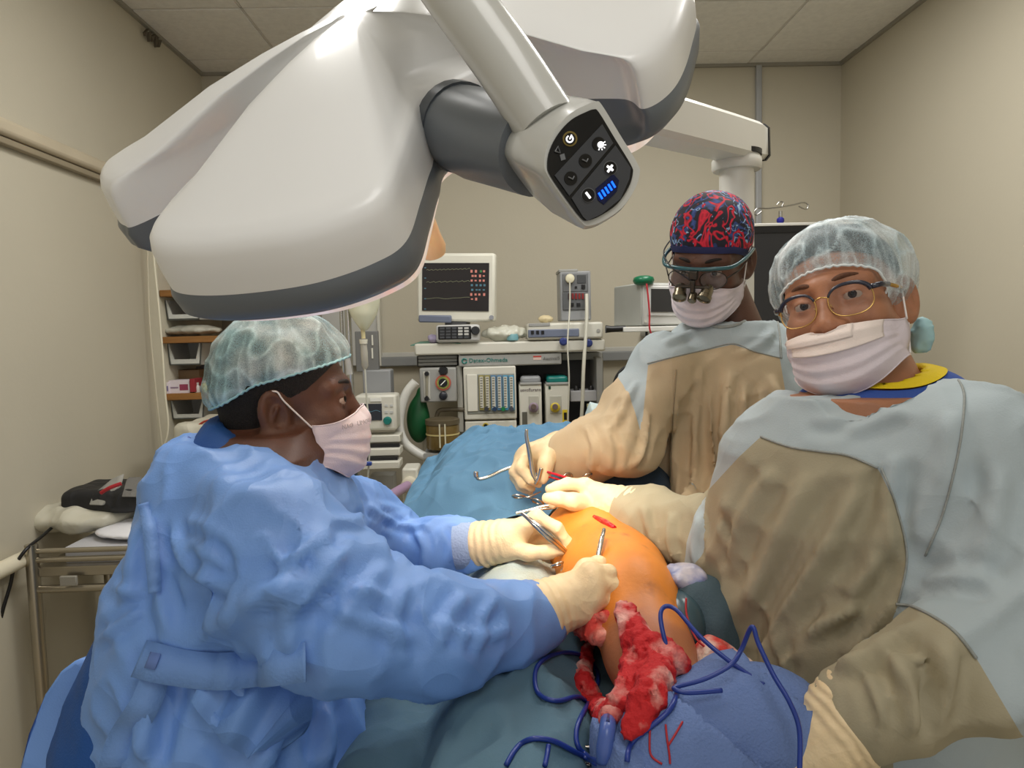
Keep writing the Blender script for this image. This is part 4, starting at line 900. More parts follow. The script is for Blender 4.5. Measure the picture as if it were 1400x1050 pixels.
def crease(V, N, b, strokes):
    for L, wdt, amp in strokes:
        p = onto(b, L, 5)
        if len(p) < 2: continue
        lo_ = p.min(0)-.06; hi_ = p.max(0)+.06; m = np.nonzero(((V > lo_) & (V < hi_)).all(1))[0]
        if not len(m): continue
        Q = V[m]; d = np.full(len(m), 9.); tt = np.zeros(len(m))
        for i in range(len(p)-1):
            e = p[i+1]-p[i]; t = np.clip(((Q-p[i]) @ e)/(e @ e+1e-12), 0, 1); dd = np.linalg.norm(Q-p[i]-t[:, None]*e, axis=1)
            k = dd < d; d[k] = dd[k]; tt[k] = (i+t[k])/(len(p)-1)
        taper = np.clip(np.minimum(tt, 1-tt)*5, 0.0, 1)
        g = np.exp(-(d/wdt)**2)-.55*np.exp(-((d-wdt*2.0)/wdt)**2)
        face = (N[m] @ nrm(p.mean(0)-CAM)) < .4
        V[m] += N[m]*(amp*g*taper*face)[:, None]
    return V
def ribbon(name, b, L, w_, m, parent, lift=.003, th=.0015, n=8):
    p = onto(b, L, n)
    if len(p) < 3: return None
    t = np.gradient(p, axis=0); t /= np.linalg.norm(t, axis=1)[:, None]+1e-9; vd = CAM-p; vd /= np.linalg.norm(vd, axis=1)[:, None]
    sd_ = np.cross(t, vd); sd_ /= np.linalg.norm(sd_, axis=1)[:, None]; w_ = np.interp(np.linspace(0, 1, len(p)), np.linspace(0, 1, len(np.atleast_1d(w_))), np.atleast_1d(w_))
    a = p+sd_*w_[:, None]/2+vd*lift; c = p-sd_*w_[:, None]/2+vd*lift
    V = np.concatenate([a, c]); k = len(p); F = [[i, i+1, k+i+1, k+i] for i in range(k-1)]
    o = obj(name, V, F, m, parent, smooth=60); s = o.modifiers.new('solid', 'SOLIDIFY'); s.thickness = th; s.offset = 0; return o
def seam(name, b, L, r, m, parent):
    p = onto(b, L, 8)
    if len(p) > 2: return MB().tube(p+nrm(CAM-p.mean(0))*.0015, r, 6).build(name, m, parent, smooth=180)
def P3(q): return P(*q)
def hand(name, parent, m, wrist, knk, fingers, thumb, cuff=None, rk=.0115, rf=.0088, h=.0024, wr=.025, nails=False):
    """wrist (px,py,Y); knk: four knuckles; fingers: four lists of further joints; thumb: list from palm side"""
    w_ = P3(wrist); K = [P3(k) for k in knk]; prim = []
    for k in K: prim.append(([w_+(k-w_)*.12, w_+(k-w_)*.55, k], [wr*.75, rk*1.35, rk*1.15], .018))
    fl = []
    for k, f in zip(K, fingers):
        pts = [k]+[P3(q) for q in f]; n_ = len(pts); fl.append((pts, list(np.linspace(rk*1.02, rf*.86, n_))))
    tp_ = [P3(q) for q in thumb]; tl = (tp_, list(np.linspace(rk*1.4, rf*1.0, len(tp_))))
    cf_ = [P3(q[:3]) for q in cuff] if cuff else None
    allp = np.array([w_]+K+[q for f in fl for q in f[0]]+tp_+(cf_ or []))
    def fn(p):
        d = None
        for pts, rs, kk in prim:
            e = chain(p, pts, rs, .01); d = e if d is None else smin(d, e, kk)
        d = smin(d, chain(p, tl[0], tl[1], .008), .008)
        for pts, rs in fl: d = smin(d, chain(p, pts, rs, .006), .005)
        if cf_: d = smin(d, chain(p, cf_+[w_], [q[3] for q in cuff]+[wr], .01), .02)
        return d
    V, F = surfnet(fn, *grid(allp.min(0)-.06, allp.max(0)+.06, h)); V = smooth(V, F, 1, .4); N = normals(V, F)
    if cf_:
        ax = nrm(w_-cf_[0]); t = (V-cf_[0]) @ ax; L = np.linalg.norm(w_-cf_[0])
        wv = np.exp(-((t-L*.55)/(L*.4+.005))**2); V = V+N*(wv*(.0011*np.sin(t*520+3*pn(V*30)))+.0007*pn(V*90))[:, None]
    return obj(name, V, F, m, parent, smooth=180), fn
skin_dark = mat('skin_deep_brown', (88, 56, 42), rough=.46, var=.12, vs=40, sss=.12, bump=.12, bs=350, spec=.45)
skin_dark2 = mat('skin_dark_brown', (92, 60, 46), rough=.46, var=.1, vs=40, sss=.12, bump=.12, bs=350, spec=.45)
skin_mid = mat('skin_brown', (166, 114, 84), rough=.46, var=.1, vs=40, sss=.06, bump=.1, bs=350, spec=.4)
hairm = mat('hair_black', (24, 20, 19), rough=.75, var=.5, vs=300, bump=.8, bs=500)
browm = mat('brow_black', (30, 22, 18), rough=.8, var=.4, vs=400)
browm2 = mat('brow_brown', (92, 58, 38), rough=.8, var=.3, vs=400)
maskm = mat('mask_nonwoven', (226, 214, 220), rough=.7, var=.02, vs=30, bump=.25, bs=700, wr=(22, .25, .003))
loopm = mat('mask_elastic', (236, 230, 226), rough=.7)
glovem = mat('latex_glove', (232, 208, 166), rough=.45, var=.06, vs=25, sss=.05, bump=.15, bs=300, wr=(26, .35, .003))
def bouffant_mat(name, c1, c2, dens):
    m = bpy.data.materials.new(name); m.use_nodes = True; nt = m.node_tree; b = nt.nodes['Principled BSDF']; N = nt.nodes.new; L = nt.links.new
    b.inputs['Roughness'].default_value = .6
    tc = N('ShaderNodeTexCoord'); n1 = N('ShaderNodeTexNoise'); n1.inputs['Scale'].default_value = 800; n1.inputs['Detail'].default_value = 3; L(tc.outputs['Object'], n1.inputs[0])
    n2 = N('ShaderNodeTexNoise'); n2.inputs['Scale'].default_value = 22; n2.inputs['Detail'].default_value = 4; L(tc.outputs['Object'], n2.inputs[0])
    at = N('ShaderNodeAttribute'); at.attribute_name = 'dense'
    ad = N('ShaderNodeMath'); ad.operation = 'MULTIPLY_ADD'; L(n1.outputs['Fac'], ad.inputs[0]); ad.inputs[1].default_value = 1.2; L(at.outputs['Fac'], ad.inputs[2])
    a2 = N('ShaderNodeMath'); a2.operation = 'MULTIPLY_ADD'; L(n2.outputs['Fac'], a2.inputs[0]); a2.inputs[1].default_value = .7; L(ad.outputs[0], a2.inputs[2])
    mr = N('ShaderNodeMapRange'); mr.inputs['From Min'].default_value = .6; mr.inputs['From Max'].default_value = 1.85; mr.inputs['To Min'].default_value = dens; mr.inputs['To Max'].default_value = .97; L(a2.outputs[0], mr.inputs[0])
    L(mr.outputs[0], b.inputs['Alpha'])
    rp = N('ShaderNodeValToRGB'); rp.color_ramp.elements[0].color = (*lin(c1), 1); rp.color_ramp.elements[1].color = (*lin(c2), 1); rp.color_ramp.elements[0].position = .35; rp.color_ramp.elements[1].position = .7
    L(n2.outputs['Fac'], rp.inputs[0]); L(rp.outputs[0], b.inputs['Base Color'])
    return m
def bouffant(parent, H, m, c, r, hem, fold, name='bouffant_cap', seed=0., hn=26, extra=None, hemm=None):
    """puffy cap: ellipsoid cut by a hem curve z(y), with pleats running up from the elastic"""
    def fn(q):
        d = ell(q, c, r)
        if extra: d = smin(d, ell(q, *extra), .02)
        return d
    lo_ = np.array([-.15, -.19, -.14]); hi = np.array([.15, .16, .19])
    V, F = surfnet(fn, *grid(lo_, hi, .0034)); N = normals(V, F)
    s = V[:, 2]-np.interp(V[:, 1], hem[0], hem[1])
    ang = np.arctan2(V[:, 0], V[:, 1]+.02)
    up_ = np.clip(s/.05, 0, 1)
    w1 = pn(np.stack([ang*hn/6+seed, s*6, ang*0], -1)); w2 = pn(V*22+seed); w3 = pn(V*60+seed*3)
    f1 = 1-np.abs(w1)*3.0; f2 = 1-np.abs(w2)*3.4
    disp = fold*(.9*f1*(1-.55*up_)+.9*f2*up_+.3*w3)
    V = V+N*disp[:, None]
    V = V-N*(np.exp(-(s/.008)**2)*.004)[:, None]
    dens = np.clip(f1, 0, 1)**5*.55*(1-.4*up_)+np.clip(f2, 0, 1)**8*.6+np.exp(-np.abs(s)/.004)*.4+.25*np.clip(pn(V*9+seed+5)*2.2, -.4, 1)
    V2, F2 = clip(V, F, s)
    from mathutils.kdtree import KDTree
    o = obj(name, hls(H, V2), F2, m, parent, smooth=180)
    kd = KDTree(len(V))
    for i, q in enumerate(V): kd.insert(q, i)
    kd.balance(); a = o.data.attributes.new('dense', 'FLOAT', 'POINT'); a.data.foreach_set('value', [float(dens[kd.find(q)[1]]) for q in V2])
    # elastic hem
    E_ = []
    for t in np.linspace(-math.pi, math.pi, 140, endpoint=False):
        d = np.array([math.sin(t), math.cos(t)]); lo2, hi2 = 0., .2
        for _ in range(24):
            md_ = (lo2+hi2)/2; q = np.array([d[0]*md_, d[1]*md_-.02, 0]); q[2] = np.interp(q[1], hem[0], hem[1])
            if fn(q[None].astype(np.float32))[0] < 0: lo2 = md_
            else: hi2 = md_
        E_.append(q+np.array([0, 0, .0012*math.sin(t*60)]))
    MB().tube(hls(H, E_), .0019, 6, closed=True).build('elastic_hem', hemm or m, o, smooth=180)
    return o
# ================================================================== the seated / bending surgeon on the left
HL = (P(393, 546, 1.09), frame((.962, .25, .0), (.03, -.03, 1)))
pl = thing('person', 'surgeon in pale blue disposable gown and puffy blue cap, in profile at the left', 'person', (-.40, 1.03, 0))
nk = hl(HL, (0, -.035, -.06)); nb = P(352, 655, 1.12)
tl_ = [(.75, -.40, 1.03, .12, .16, 0), (1.14, -.40, 1.03, .12, .16, 0), (1.34, -.37, 1.03, .11, .16, 0), (1.43, -.345, 1.04, .085, .15, 0), (1.46, -.335, 1.05, .06, .08, 0)]
S1, E1, W1 = P(372, 742, .87), P(478, 850, .83), P(735, 846, .95); S2, E2, W2 = P(425, 738, 1.22), P(540, 752, 1.24), P(640, 748, 1.17)
limbsL = [([S1, E1, W1], [.055, .045, .03]), ([S2, E2, W2], [.05, .04, .03])]
for y in (.93, 1.13): limbsL.append(([(-.40, y, .85), (-.39, y, .48), (-.41, y, .1), (-.33, y, .05)], [.085, .06, .045, .04]))
build_body(pl, skin_dark, HL, ([nk, nb], [.058, .066]), lambda p: loft(p, tl_), limbsL, (-.72, .66, .0), (.15, 1.45, 1.78), eyeopen=.0052)
eyes(pl, HL, (.42, 1, .16), MT('iris_dark', (34, 20, 15), rough=.1, spec=.2), (1, -1)); brows(pl, HL, browm)
hair(pl, HL, hairm, [-.085, -.075, -.005, .022, .055, .09], None, .0035)
mk = mask(pl, HL, maskm, dict(z=[-.017, -.034, -.068, -.108, -.126], y=[.107, .119, .122, .119, .108, .088], zs=(-.032, -.092), w=.074, ys=.034, seed=1.), loopm)
text('mask_lettering', 'NAO   UMOL', hl(HL, (.0525, .099, -.036)), .0095, mat('mask_print', (186, 176, 180)), mk, R=np.array([nrm(HL[1] @ np.array([-.62, .78, .05])), nrm(HL[1] @ np.array([.03, -.05, 1.])), nrm(HL[1] @ np.array([.78, .62, .0]))]).T, ex=.0004)
capL = bouffant_mat('cap_nonwoven_blue', (168, 208, 216), (220, 234, 236), .12)
bouffant(pl, HL, capL, (0, -.004, .050), (.090, .102, .083), ([-.2, -.12, -.08, -.04, .03, .1], [-.016, -.012, .008, .032, .050, .066]), .0055, seed=2., extra=((0, -.075, .014), (.068, .04, .048)), hemm=mat('elastic_blue', (150, 196, 206), rough=.6))
# gown
gownL = mat('gown_blue_nonwoven', (116, 160, 228), rough=.48, var=.05, vs=5, bump=.12, bs=420, wr=(6.5, .42, .02))
rg = [(.35, -.40, 1.03, .21, .25, 0), (.80, -.395, 1.03, .20, .24, 0), (1.0, -.385, 1.03, .185, .23, 0), (1.14, -.395, 1.03, .17, .22, 0), (1.26, -.378, 1.04, .165, .212, 0), (1.35, -.362, 1.045, .135, .2, 0), (1.41, -.372, 1.05, .115, .17, 0), (1.452, -.380, 1.055, .10, .13, 0)]
def fL(p):
    d = loft(p, rg)
    d = smin(d, chain(p, [S1+np.array([-.03, .05, .02]), S1, P(415, 800, .84), E1, P(590, 866, .86), P(700, 854, .925), W1+np.array([.005, 0, 0])], [.07, .08, .085, .080, .066, .052, .045], .03), .05)
    d = smin(d, chain(p, [S2, P(480, 715, 1.22), E2, P(600, 748, 1.2), W2], [.075, .07, .058, .046, .038], .03), .05)
    # hem flare at the hip towards the table
    d = smin(d, ell(p, P(405, 1030, .95), (.09, .1, .08)), .05)
    return smax(d, -chain(p, [nk+np.array([.01, 0, 0]), nb+np.array([.02, 0, .0]), nb-np.array([-.03, 0, .04])], [.085, .082, .06]), .008)
def wrL(V, N):
    a = pn(V*np.array([7, 7, 4])+3); b_ = pn(V*np.array([16, 16, 9])+a[:, None]*1.2); c = pn(V*38+b_[:, None])
    low = np.clip((1.15-V[:, 2])/.25, 0, 1); v_ = pn(np.stack([np.arctan2(V[:, 1]-1.03, V[:, 0]+.4)*3.2, V[:, 2]*1.2, V[:, 0]*0], -1))
    r1 = np.clip(1-np.abs(a)*3.2, 0, 1)**2; r2 = np.clip(1-np.abs(b_)*3.4, 0, 1)**2
    return .009*r1+.006*r2+.0014*c+low*.024*v_-.003
V, F, N = gown_mesh(fL, (-.68, .66, .33), (.12, 1.42, 1.53), .0066, wrL)
b0 = bvh(V, F)
V = crease(V, N, b0, [
    ([(440, 715), (560, 700), (480, 690)], .008, .004), ([(205, 700), (215, 790), (235, 880)], .010, .010), ([(225, 705), (255, 770), (290, 800), (320, 805)], .008, .008), ([(240, 720), (300, 750), (315, 775)], .007, -.006),
    ([(250, 640), (330, 670), (430, 680)], .02, .006), ([(455, 720), (420, 790), (330, 830), (260, 880)], .016, .012), ([(470, 735), (400, 800), (345, 850)], .008, -.009), ([(440, 735), (400, 760), (360, 765)], .009, .007),
    ([(420, 790), (470, 800), (540, 820)], .008, .006), ([(415, 810), (500, 850), (590, 880)], .008, .006), ([(490, 735), (440, 790), (400, 850), (395, 900)], .011, .011), ([(520, 755), (470, 810), (440, 860)], .008, -.007),
    ([(560, 790), (540, 850), (560, 910)], .009, .007), ([(640, 810), (610, 850), (600, 890)], .008, .007), ([(680, 815), (660, 850), (655, 895)], .007, .006), ([(590, 850), (650, 870), (700, 860)], .008, .006),
    ([(150, 800), (190, 810), (200, 790)], .007, .006), ([(130, 880), (170, 850), (195, 830)], .006, .007), ([(180, 640), (185, 720), (170, 830)], .014, .006), ([(215, 890), (205, 960), (190, 1040)], .012, .009), ([(250, 920), (230, 990), (215, 1050)], .01, -.009),
    ([(270, 920), (290, 980), (350, 1030)], .012, .009), ([(300, 900), (340, 960), (410, 1000)], .009, .008), ([(400, 940), (380, 1000), (360, 1050)], .012, .009), ([(440, 960), (450, 1010), (440, 1050)], .012, .012),
    ([(500, 690), (540, 715), (590, 720)], .006, .006), ([(560, 715), (580, 750), (575, 785)], .006, .006), ([(600, 720), (615, 750), (605, 780)], .005, .005), ([(480, 700), (530, 740), (545, 770)], .007, -.006)])
N = normals(V, F); b0 = bvh(V, F)
gl_ = obj('gown', V, F, gownL, pl, smooth=180)
tiem = mat('gown_tie', (112, 152, 214), rough=.6, var=.04, bump=.2, bs=300)
ribbon('waist_tie', b0, [(190, 900), (240, 912), (300, 918), (360, 912), (418, 905)], [.042, .04, .042, .04], tiem, gl_, .013)
ribbon('neck_tie', b0, [(196, 688), (204, 720), (209, 770), (212, 810)], [.014, .016, .014], tiem, gl_, .009)
MB().tube(spline([P(196, 690, .92), P(212, 655, .92), P(235, 618, .97), P(250, 603, 1.0), P(258, 602, 1.0), P(262, 614, 1.0)], 6), .005, 8).build('neck_loop', mat('loop_navy', (70, 96, 180), rough=.6), gl_, smooth=180)
ribbon('tie_tail', b0, [(215, 915), (200, 960), (170, 1010), (160, 1050)], [.03, .035, .04], tiem, gl_, .006)
ribbon('gown_flap', b0, [(270, 940), (330, 960), (380, 985), (400, 1015)], [.03, .09, .1, .03], gownL, gl_, .008)
FBq = ribbon('sewn_label', b0, [(202, 902), (216, 905)], .018, mat('label_mark', (100, 128, 190), rough=.7), gl_, .017)
# dark blue scrubs: collar and the back left bare by the gown
scm = mat('scrub_royal_blue', (22, 78, 150), rough=.7, var=.08, vs=9, bump=.25, bs=350)
def fS(p):
    d = loft(p, [(.1, -.44, 1.03, .13, .17, 0), (.6, -.45, 1.03, .15, .19, 0), (.9, -.475, 1.03, .16, .2, 0), (1.05, -.475, 1.03, .16, .19, 0), (1.18, -.445, 1.03, .13, .16, 0), (1.33, -.38, 1.035, .115, .15, 0), (1.42, -.362, 1.06, .10, .13, 0), (1.478, -.352, 1.08, .082, .085, 0)])
    return smax(d, -chain(p, [nk, nb, nb-np.array([0, 0, .02])], [.07, .070, .05]), .004) if False else smax(smax(d, -chain(p, [nk, nb, nb-np.array([0, 0, .02])], [.066, .068, .05]), .004), (p[..., 2]-1.468)+.62*(p[..., 0]+.385), .006)
V, F = surfnet(fS, *grid((-.70, .80, .08), (-.16, 1.27, 1.5), .009)); V = smooth(V, F, 2); N = normals(V, F)
V = V+N*(.008*(.5-np.abs(pn(V*np.array([9, 9, 5])))*1.5)+.004*pn(V*25))[:, None]; sc = obj('scrubs', V, F, scm, pl, smooth=180)
MB().prism([P(22, 1060, .93), P(36, 1005, .93), P(58, 950, .94), P(80, 918, .95), P(104, 900, .96), P(122, 912, .96), P(108, 960, .95), P(84, 1010, .94), P(72, 1060, .93)], (.012, .02, 0)).build('gown_tail', gownL, pl, bevel=.006)
for y in (.93, 1.13):
    V, F = surfnet(lambda p: np.maximum(ell(p, (-.36, y, .04), (.13, .05, .06)), -p[..., 2]+.001), *grid((-.52, y-.08, -.02), (-.2, y+.08, .13), .008)); obj('shoe', V, F, MT('shoe_white', (206, 206, 204), rough=.5), pl, smooth=180)
# cuffs and gloves
cuffm = mat('knit_cuff', (150, 170, 206), rough=.8, bump=.6, bs=260, var=.06)
for a, b_, r0, r1 in ((W2+np.array([-.02, 0, 0]), P(664, 744, 1.165), .040, .036),):
    MB().tube([a, a+(b_-a)*.3, b_], [r0, r0+.001, r1], 24).build('knit_cuff', cuffm, pl, smooth=60)
hand('glove', pl, glovem, (768, 824, .965), [(806, 781, .955), (814, 798, .945), (814, 818, .94), (805, 837, .945)],
     [[(832, 783, .965), (830, 800, .995), (816, 806, 1.01)], [(841, 802, .958), (836, 818, .99), (822, 822, 1.005)], [(838, 823, .953), (832, 838, .985), (818, 840, 1.0)], [(826, 843, .955), (820, 854, .98), (808, 854, .99)]],
     [(785, 800, .975), (802, 778, .985), (818, 772, 1.0), (828, 782, 1.01)], cuff=[(722, 842, .945, .045), (738, 838, .95, .042)], wr=.034, rk=.0118, rf=.0098)
hand('glove', pl, glovem, (688, 740, 1.15), [(734, 706, 1.13), (736, 717, 1.15), (732, 728, 1.165), (724, 736, 1.175)],
     [[(762, 722, 1.12), (776, 742, 1.12), (785, 755, 1.12)], [(763, 732, 1.14), (774, 748, 1.14), (777, 760, 1.14)], [(756, 744, 1.165), (757, 756, 1.165), (745, 760, 1.15)], [(745, 748, 1.17), (742, 757, 1.165), (733, 757, 1.15)]],
     [(700, 750, 1.13), (722, 756, 1.11), (748, 755, 1.10), (768, 752, 1.10)], cuff=[(645, 746, 1.17, .040), (662, 744, 1.16, .036)], wr=.031, rk=.0105, rf=.0085)
# ================================================================== the surgeon in the middle
HM = (P(970, 354, 1.55), frame((-.50, -.78, -.40), (-.06, -.3, 1)))
pm2 = thing('person', 'surgeon with red and blue patterned cap and magnifying loupes bending over the table', 'person', (.50, 1.58, 0))
nkm = hl(HM, (0, -.04, -.06)); nbm = P(1002, 455, 1.6)
SM1, EM1, WM1 = P(908, 502, 1.5), P(848, 602, 1.43), P(778, 618, 1.42); SM2, EM2, WM2 = P(1072, 488, 1.6), P(1100, 650, 1.5), P(950, 700, 1.38)
ltm = [(.75, .5, 1.58, .15, .1, -.5), (1.2, .5, 1.58, .15, .1, -.5), (1.45, .5, 1.58, .15, .09, -.5), (1.53, .5, 1.57, .09, .07, -.5)]
lim = [([SM1, EM1, WM1], [.05, .045, .03]), ([SM2, EM2, WM2], [.05, .045, .03])]
for x in (.40, .6): lim.append(([(x, 1.6, .85), (x, 1.59, .48), (x, 1.61, .1), (x-.04, 1.54, .05)], [.085, .06, .045, .04]))
build_body(pm2, skin_dark2, HM, ([nkm, nbm], [.058, .068]), lambda p: loft(p, ltm), lim, (.1, 1.2, 0), (.86, 1.8, 1.92), eyeopen=.004)
eyes(pm2, HM, (0, 1, -.1), MT('iris_dark', (34, 20, 15), rough=.1, spec=.2)); brows(pm2, HM, browm)
hair(pm2, HM, hairm, [-.06, -.05, .0, .03, .055, .08], None, .0025)
mask(pm2, HM, maskm, dict(z=[-.026, -.042, -.072, -.108, -.124], y=[.107, .121, .124, .12, .11, .09], zs=(-.04, -.086), w=.073, ys=.028, seed=4.), loopm)
# printed cloth cap
def squiggle():
    m = bpy.data.materials.new('cap_squiggle_print'); m.use_nodes = True; nt = m.node_tree; b = nt.nodes['Principled BSDF']; b.inputs['Roughness'].default_value = .75; N = nt.nodes.new; L = nt.links.new
    tc = N('ShaderNodeTexCoord'); prev = None
    def layer(scale, seed, w0, w1, c1, c2, prev):
        mp = N('ShaderNodeMapping'); mp.inputs['Location'].default_value = (seed, seed*2, 0); L(tc.outputs['Object'], mp.inputs[0])
        nz = N('ShaderNodeTexNoise'); nz.inputs['Scale'].default_value = scale; nz.inputs['Detail'].default_value = 1.2; nz.inputs['Distortion'].default_value = 1.4; L(mp.outputs[0], nz.inputs[0])
        sb = N('ShaderNodeMath'); sb.operation = 'SUBTRACT'; L(nz.outputs['Fac'], sb.inputs[0]); sb.inputs[1].default_value = .5
        ab = N('ShaderNodeMath'); ab.operation = 'ABSOLUTE'; L(sb.outputs[0], ab.inputs[0])
        lt = N('ShaderNodeMath'); lt.operation = 'LESS_THAN'; L(ab.outputs[0], lt.inputs[0]); lt.inputs[1].default_value = w0
        nm = N('ShaderNodeTexNoise'); nm.inputs['Scale'].default_value = scale*.9; L(mp.outputs[0], nm.inputs[0])
        g = N('ShaderNodeMath'); g.operation = 'GREATER_THAN'; L(nm.outputs['Fac'], g.inputs[0]); g.inputs[1].default_value = w1
        mu = N('ShaderNodeMath'); mu.operation = 'MULTIPLY'; L(lt.outputs[0], mu.inputs[0]); L(g.outputs[0], mu.inputs[1])
        rp = N('ShaderNodeValToRGB'); rp.color_ramp.elements[0].color = (*lin(c1), 1); rp.color_ramp.elements[1].color = (*lin(c2), 1); rp.color_ramp.elements[1].position = w0*.9; L(ab.outputs[0], rp.inputs[0])
        mx = N('ShaderNodeMix'); mx.data_type = 'RGBA'; L(mu.outputs[0], mx.inputs['Factor']); L(rp.outputs[0], mx.inputs['B'])
        if prev is None: mx.inputs['A'].default_value = (*lin((30, 30, 44)), 1)
        else: L(prev, mx.inputs['A'])
        return mx.outputs['Result']
    p = layer(20, 1.3, .055, .42, (58, 84, 150), (40, 52, 96), None)
    p = layer(25, 4.1, .03, .5, (176, 206, 226), (70, 110, 170), p)
    p = layer(22, 7.7, .048, .44, (222, 40, 66), (150, 16, 40), p)
    L(p, b.inputs['Base Color']); return m
def capfn(q): return smin(ell(q, (0, -.02, .052), (.086, .106, .088)), ell(q, (0, -.07, .02), (.07, .05, .05)), .03)
V, F = surfnet(capfn, *grid((-.12, -.16, -.06), (.12, .12, .17), .0035)); N = normals(V, F); V = V+N*(.002*pn(V*30)+.0025*(.5-np.abs(pn(V*14+2))*2))[:, None]
s = V[:, 2]-np.interp(V[:, 1], [-.13, -.06, .0, .05, .1], [-.03, -.02, .012, .036, .05]); Vc, Fc_ = clip(V, F, s)
cp = obj('printed_cap', hls(HM, Vc), Fc_, squiggle(), pm2, smooth=180)
s2 = (.014-(V[:, 2]-np.interp(V[:, 1], [-.13, -.06, .0, .05, .1], [-.03, -.02, .012, .036, .05]))); Vb, Fb = clip(V+N*.0016, F, np.minimum(s2-.004, .004+s)); obj('cap_band', hls(HM, Vb), Fb, mat('band_navy', (40, 46, 92), rough=.7), cp, smooth=180)
# loupes
lp_ = bpy.data.objects.new('loupes', None); 
tealf = mat('loupe_frame_teal', (44, 92, 100), rough=.25, coat=.4); gun = mat('loupe_gunmetal', (70, 66, 60), rough=.3, metal=.8); brass = mat('loupe_barrel', (128, 118, 100), rough=.25, metal=.9); lensm = mat('loupe_glass', (230, 235, 240), rough=.05, alpha=.12, spec=.8)
fr0 = MB().tube(hls(HM, spline([(-.088, -.02, .018), (-.086, .04, .02), (-.07, .092, .018), (-.04, .114, .020), (0, .121, .020), (.04, .114, .020), (.07, .092, .018), (.086, .04, .02), (.088, -.02, .018)], 6)), .0042, 10).build('loupe_frame', tealf, pm2, smooth=180)
MB().tube(hls(HM, spline([(.092, -.05, .035), (.085, .05, .032), (.05, .115, .022), (.012, .13, .004), (.0, .132, -.006)], 6)), .0016, 8).build('loupe_cable', MT('cable_black', (20, 20, 22), rough=.5), fr0, smooth=180)
MB().box(hl(HM, (0, .127, .010)), (.018, .012, .018), HM[1]).build('loupe_bridge', gun, fr0, bevel=.002)
MB().box(hl(HM, (0, .133, -.012)), (.01, .01, .026), HM[1]).build('loupe_hinge', gun, fr0, bevel=.002)
MB().tube(hls(HM, [(-.034, .132, -.014), (.034, .132, -.014)]), .0035, 10).build('loupe_crossbar', gun, fr0, smooth=60)
for s_ in (-1, 1):
    rim_ = [(s_*(.034+.027*math.cos(a)), .108-.010*abs(math.cos(a))*(1 if math.cos(a)*1 > 0 else .2), -.008+.019*math.sin(a)) for a in np.linspace(0, 2*math.pi, 28, endpoint=False)]
    MB().tube(hls(HM, rim_), .0012, 6, closed=True).build('lens_rim', gun, fr0, smooth=180); obj('eye_lens', hls(HM, rim_), [list(range(28))], lensm, fr0)
    MB().tube(hls(HM, [(s_*.061, .1, -.004), (s_*.078, .06, .0), (s_*.084, -.02, .004)]), .0015, 6).build('temple_arm', gun, fr0, smooth=180)
    MB().tube(hls(HM, [(s_*.03, .131, -.014), (s_*.03, .134, -.022)]), .004, 8).build('barrel_mount', gun, fr0, smooth=60)
    MB().lathe(hl(HM, (s_*.029, .118, -.018)), [(.010, 0), (.011, .004), (.0125, .008), (.0125, .022), (.0145, .024), (.0145, .032), (.012, .0325), (.011, .03)], HM[1] @ nrm((-s_*.12, .80, -.50)), 22).build('loupe_barrel', brass, fr0, smooth=40)
MB().lathe(hl(HM, (0, .128, -.03)), [(.008, 0), (.009, .003), (.009, .018), (.007, .02)], HM[1] @ nrm((0, .75, -.55)), 18).build('head_light', brass, fr0, smooth=40)
# cloth gowns of the two standing surgeons
gown_grey = mat('gown_cotton_grey', (172, 184, 188), rough=.8, var=.05, vs=7, bump=.12, bs=420, wr=(5, .3, .02))
def stained(name, col, stain, amt):
    m = mat(name, col, rough=.82, var=.06, vs=6, bump=.12, bs=420, wr=(5, .3, .02)); nt = m.node_tree; N = nt.nodes.new; L = nt.links.new; b = nt.nodes['Principled BSDF']
    tc = N('ShaderNodeTexCoord'); nz = N('ShaderNodeTexNoise'); nz.inputs['Scale'].default_value = 14; nz.inputs['Detail'].default_value = 6; L(tc.outputs['Object'], nz.inputs[0])
    rp = N('ShaderNodeValToRGB'); rp.color_ramp.elements[0].position = 1-amt; rp.color_ramp.elements[1].position = min(1, 1-amt+.05); rp.color_ramp.elements[0].color = (0, 0, 0, 1); rp.color_ramp.elements[1].color = (.55, .55, .55, 1); L(nz.outputs['Fac'], rp.inputs[0])
    mx = N('ShaderNodeMix'); mx.data_type = 'RGBA'; L(rp.outputs[0], mx.inputs['Factor']); mx.inputs['B'].default_value = (*lin(stain), 1)
    src = b.inputs['Base Color'].links[0].from_socket; L(src, mx.inputs['A']); L(mx.outputs['Result'], b.inputs['Base Color']); return m
tan_m = stained('gown_cotton_tan', (196, 176, 144), (146, 108, 80), .27); olive_m = stained('gown_cotton_olive', (166, 157, 131), (150, 130, 72), .27)
stm = mat('seam_thread', (150, 154, 150), rough=.8, var=.1, vs=200); stm2 = mat('seam_thread_tan', (150, 134, 108), rough=.8)
rm = [(.35, .52, 1.60, .24, .2, -.5), (1.0, .515, 1.59, .225, .18, -.5), (1.25, .51, 1.58, .215, .165, -.5), (1.44, .505, 1.575, .205, .145, -.5), (1.53, .505, 1.575, .175, .12, -.5), (1.58, .51, 1.575, .13, .1, -.5), (1.612, .515, 1.575, .10, .085, -.5)]
armM1 = [SM1+np.array([.03, .03, .0]), SM1, P(868, 560, 1.46), EM1, P(815, 612, 1.42), WM1]
def fM1(p): return chain(p, armM1, [.07, .076, .07, .066, .058, .045], .03)
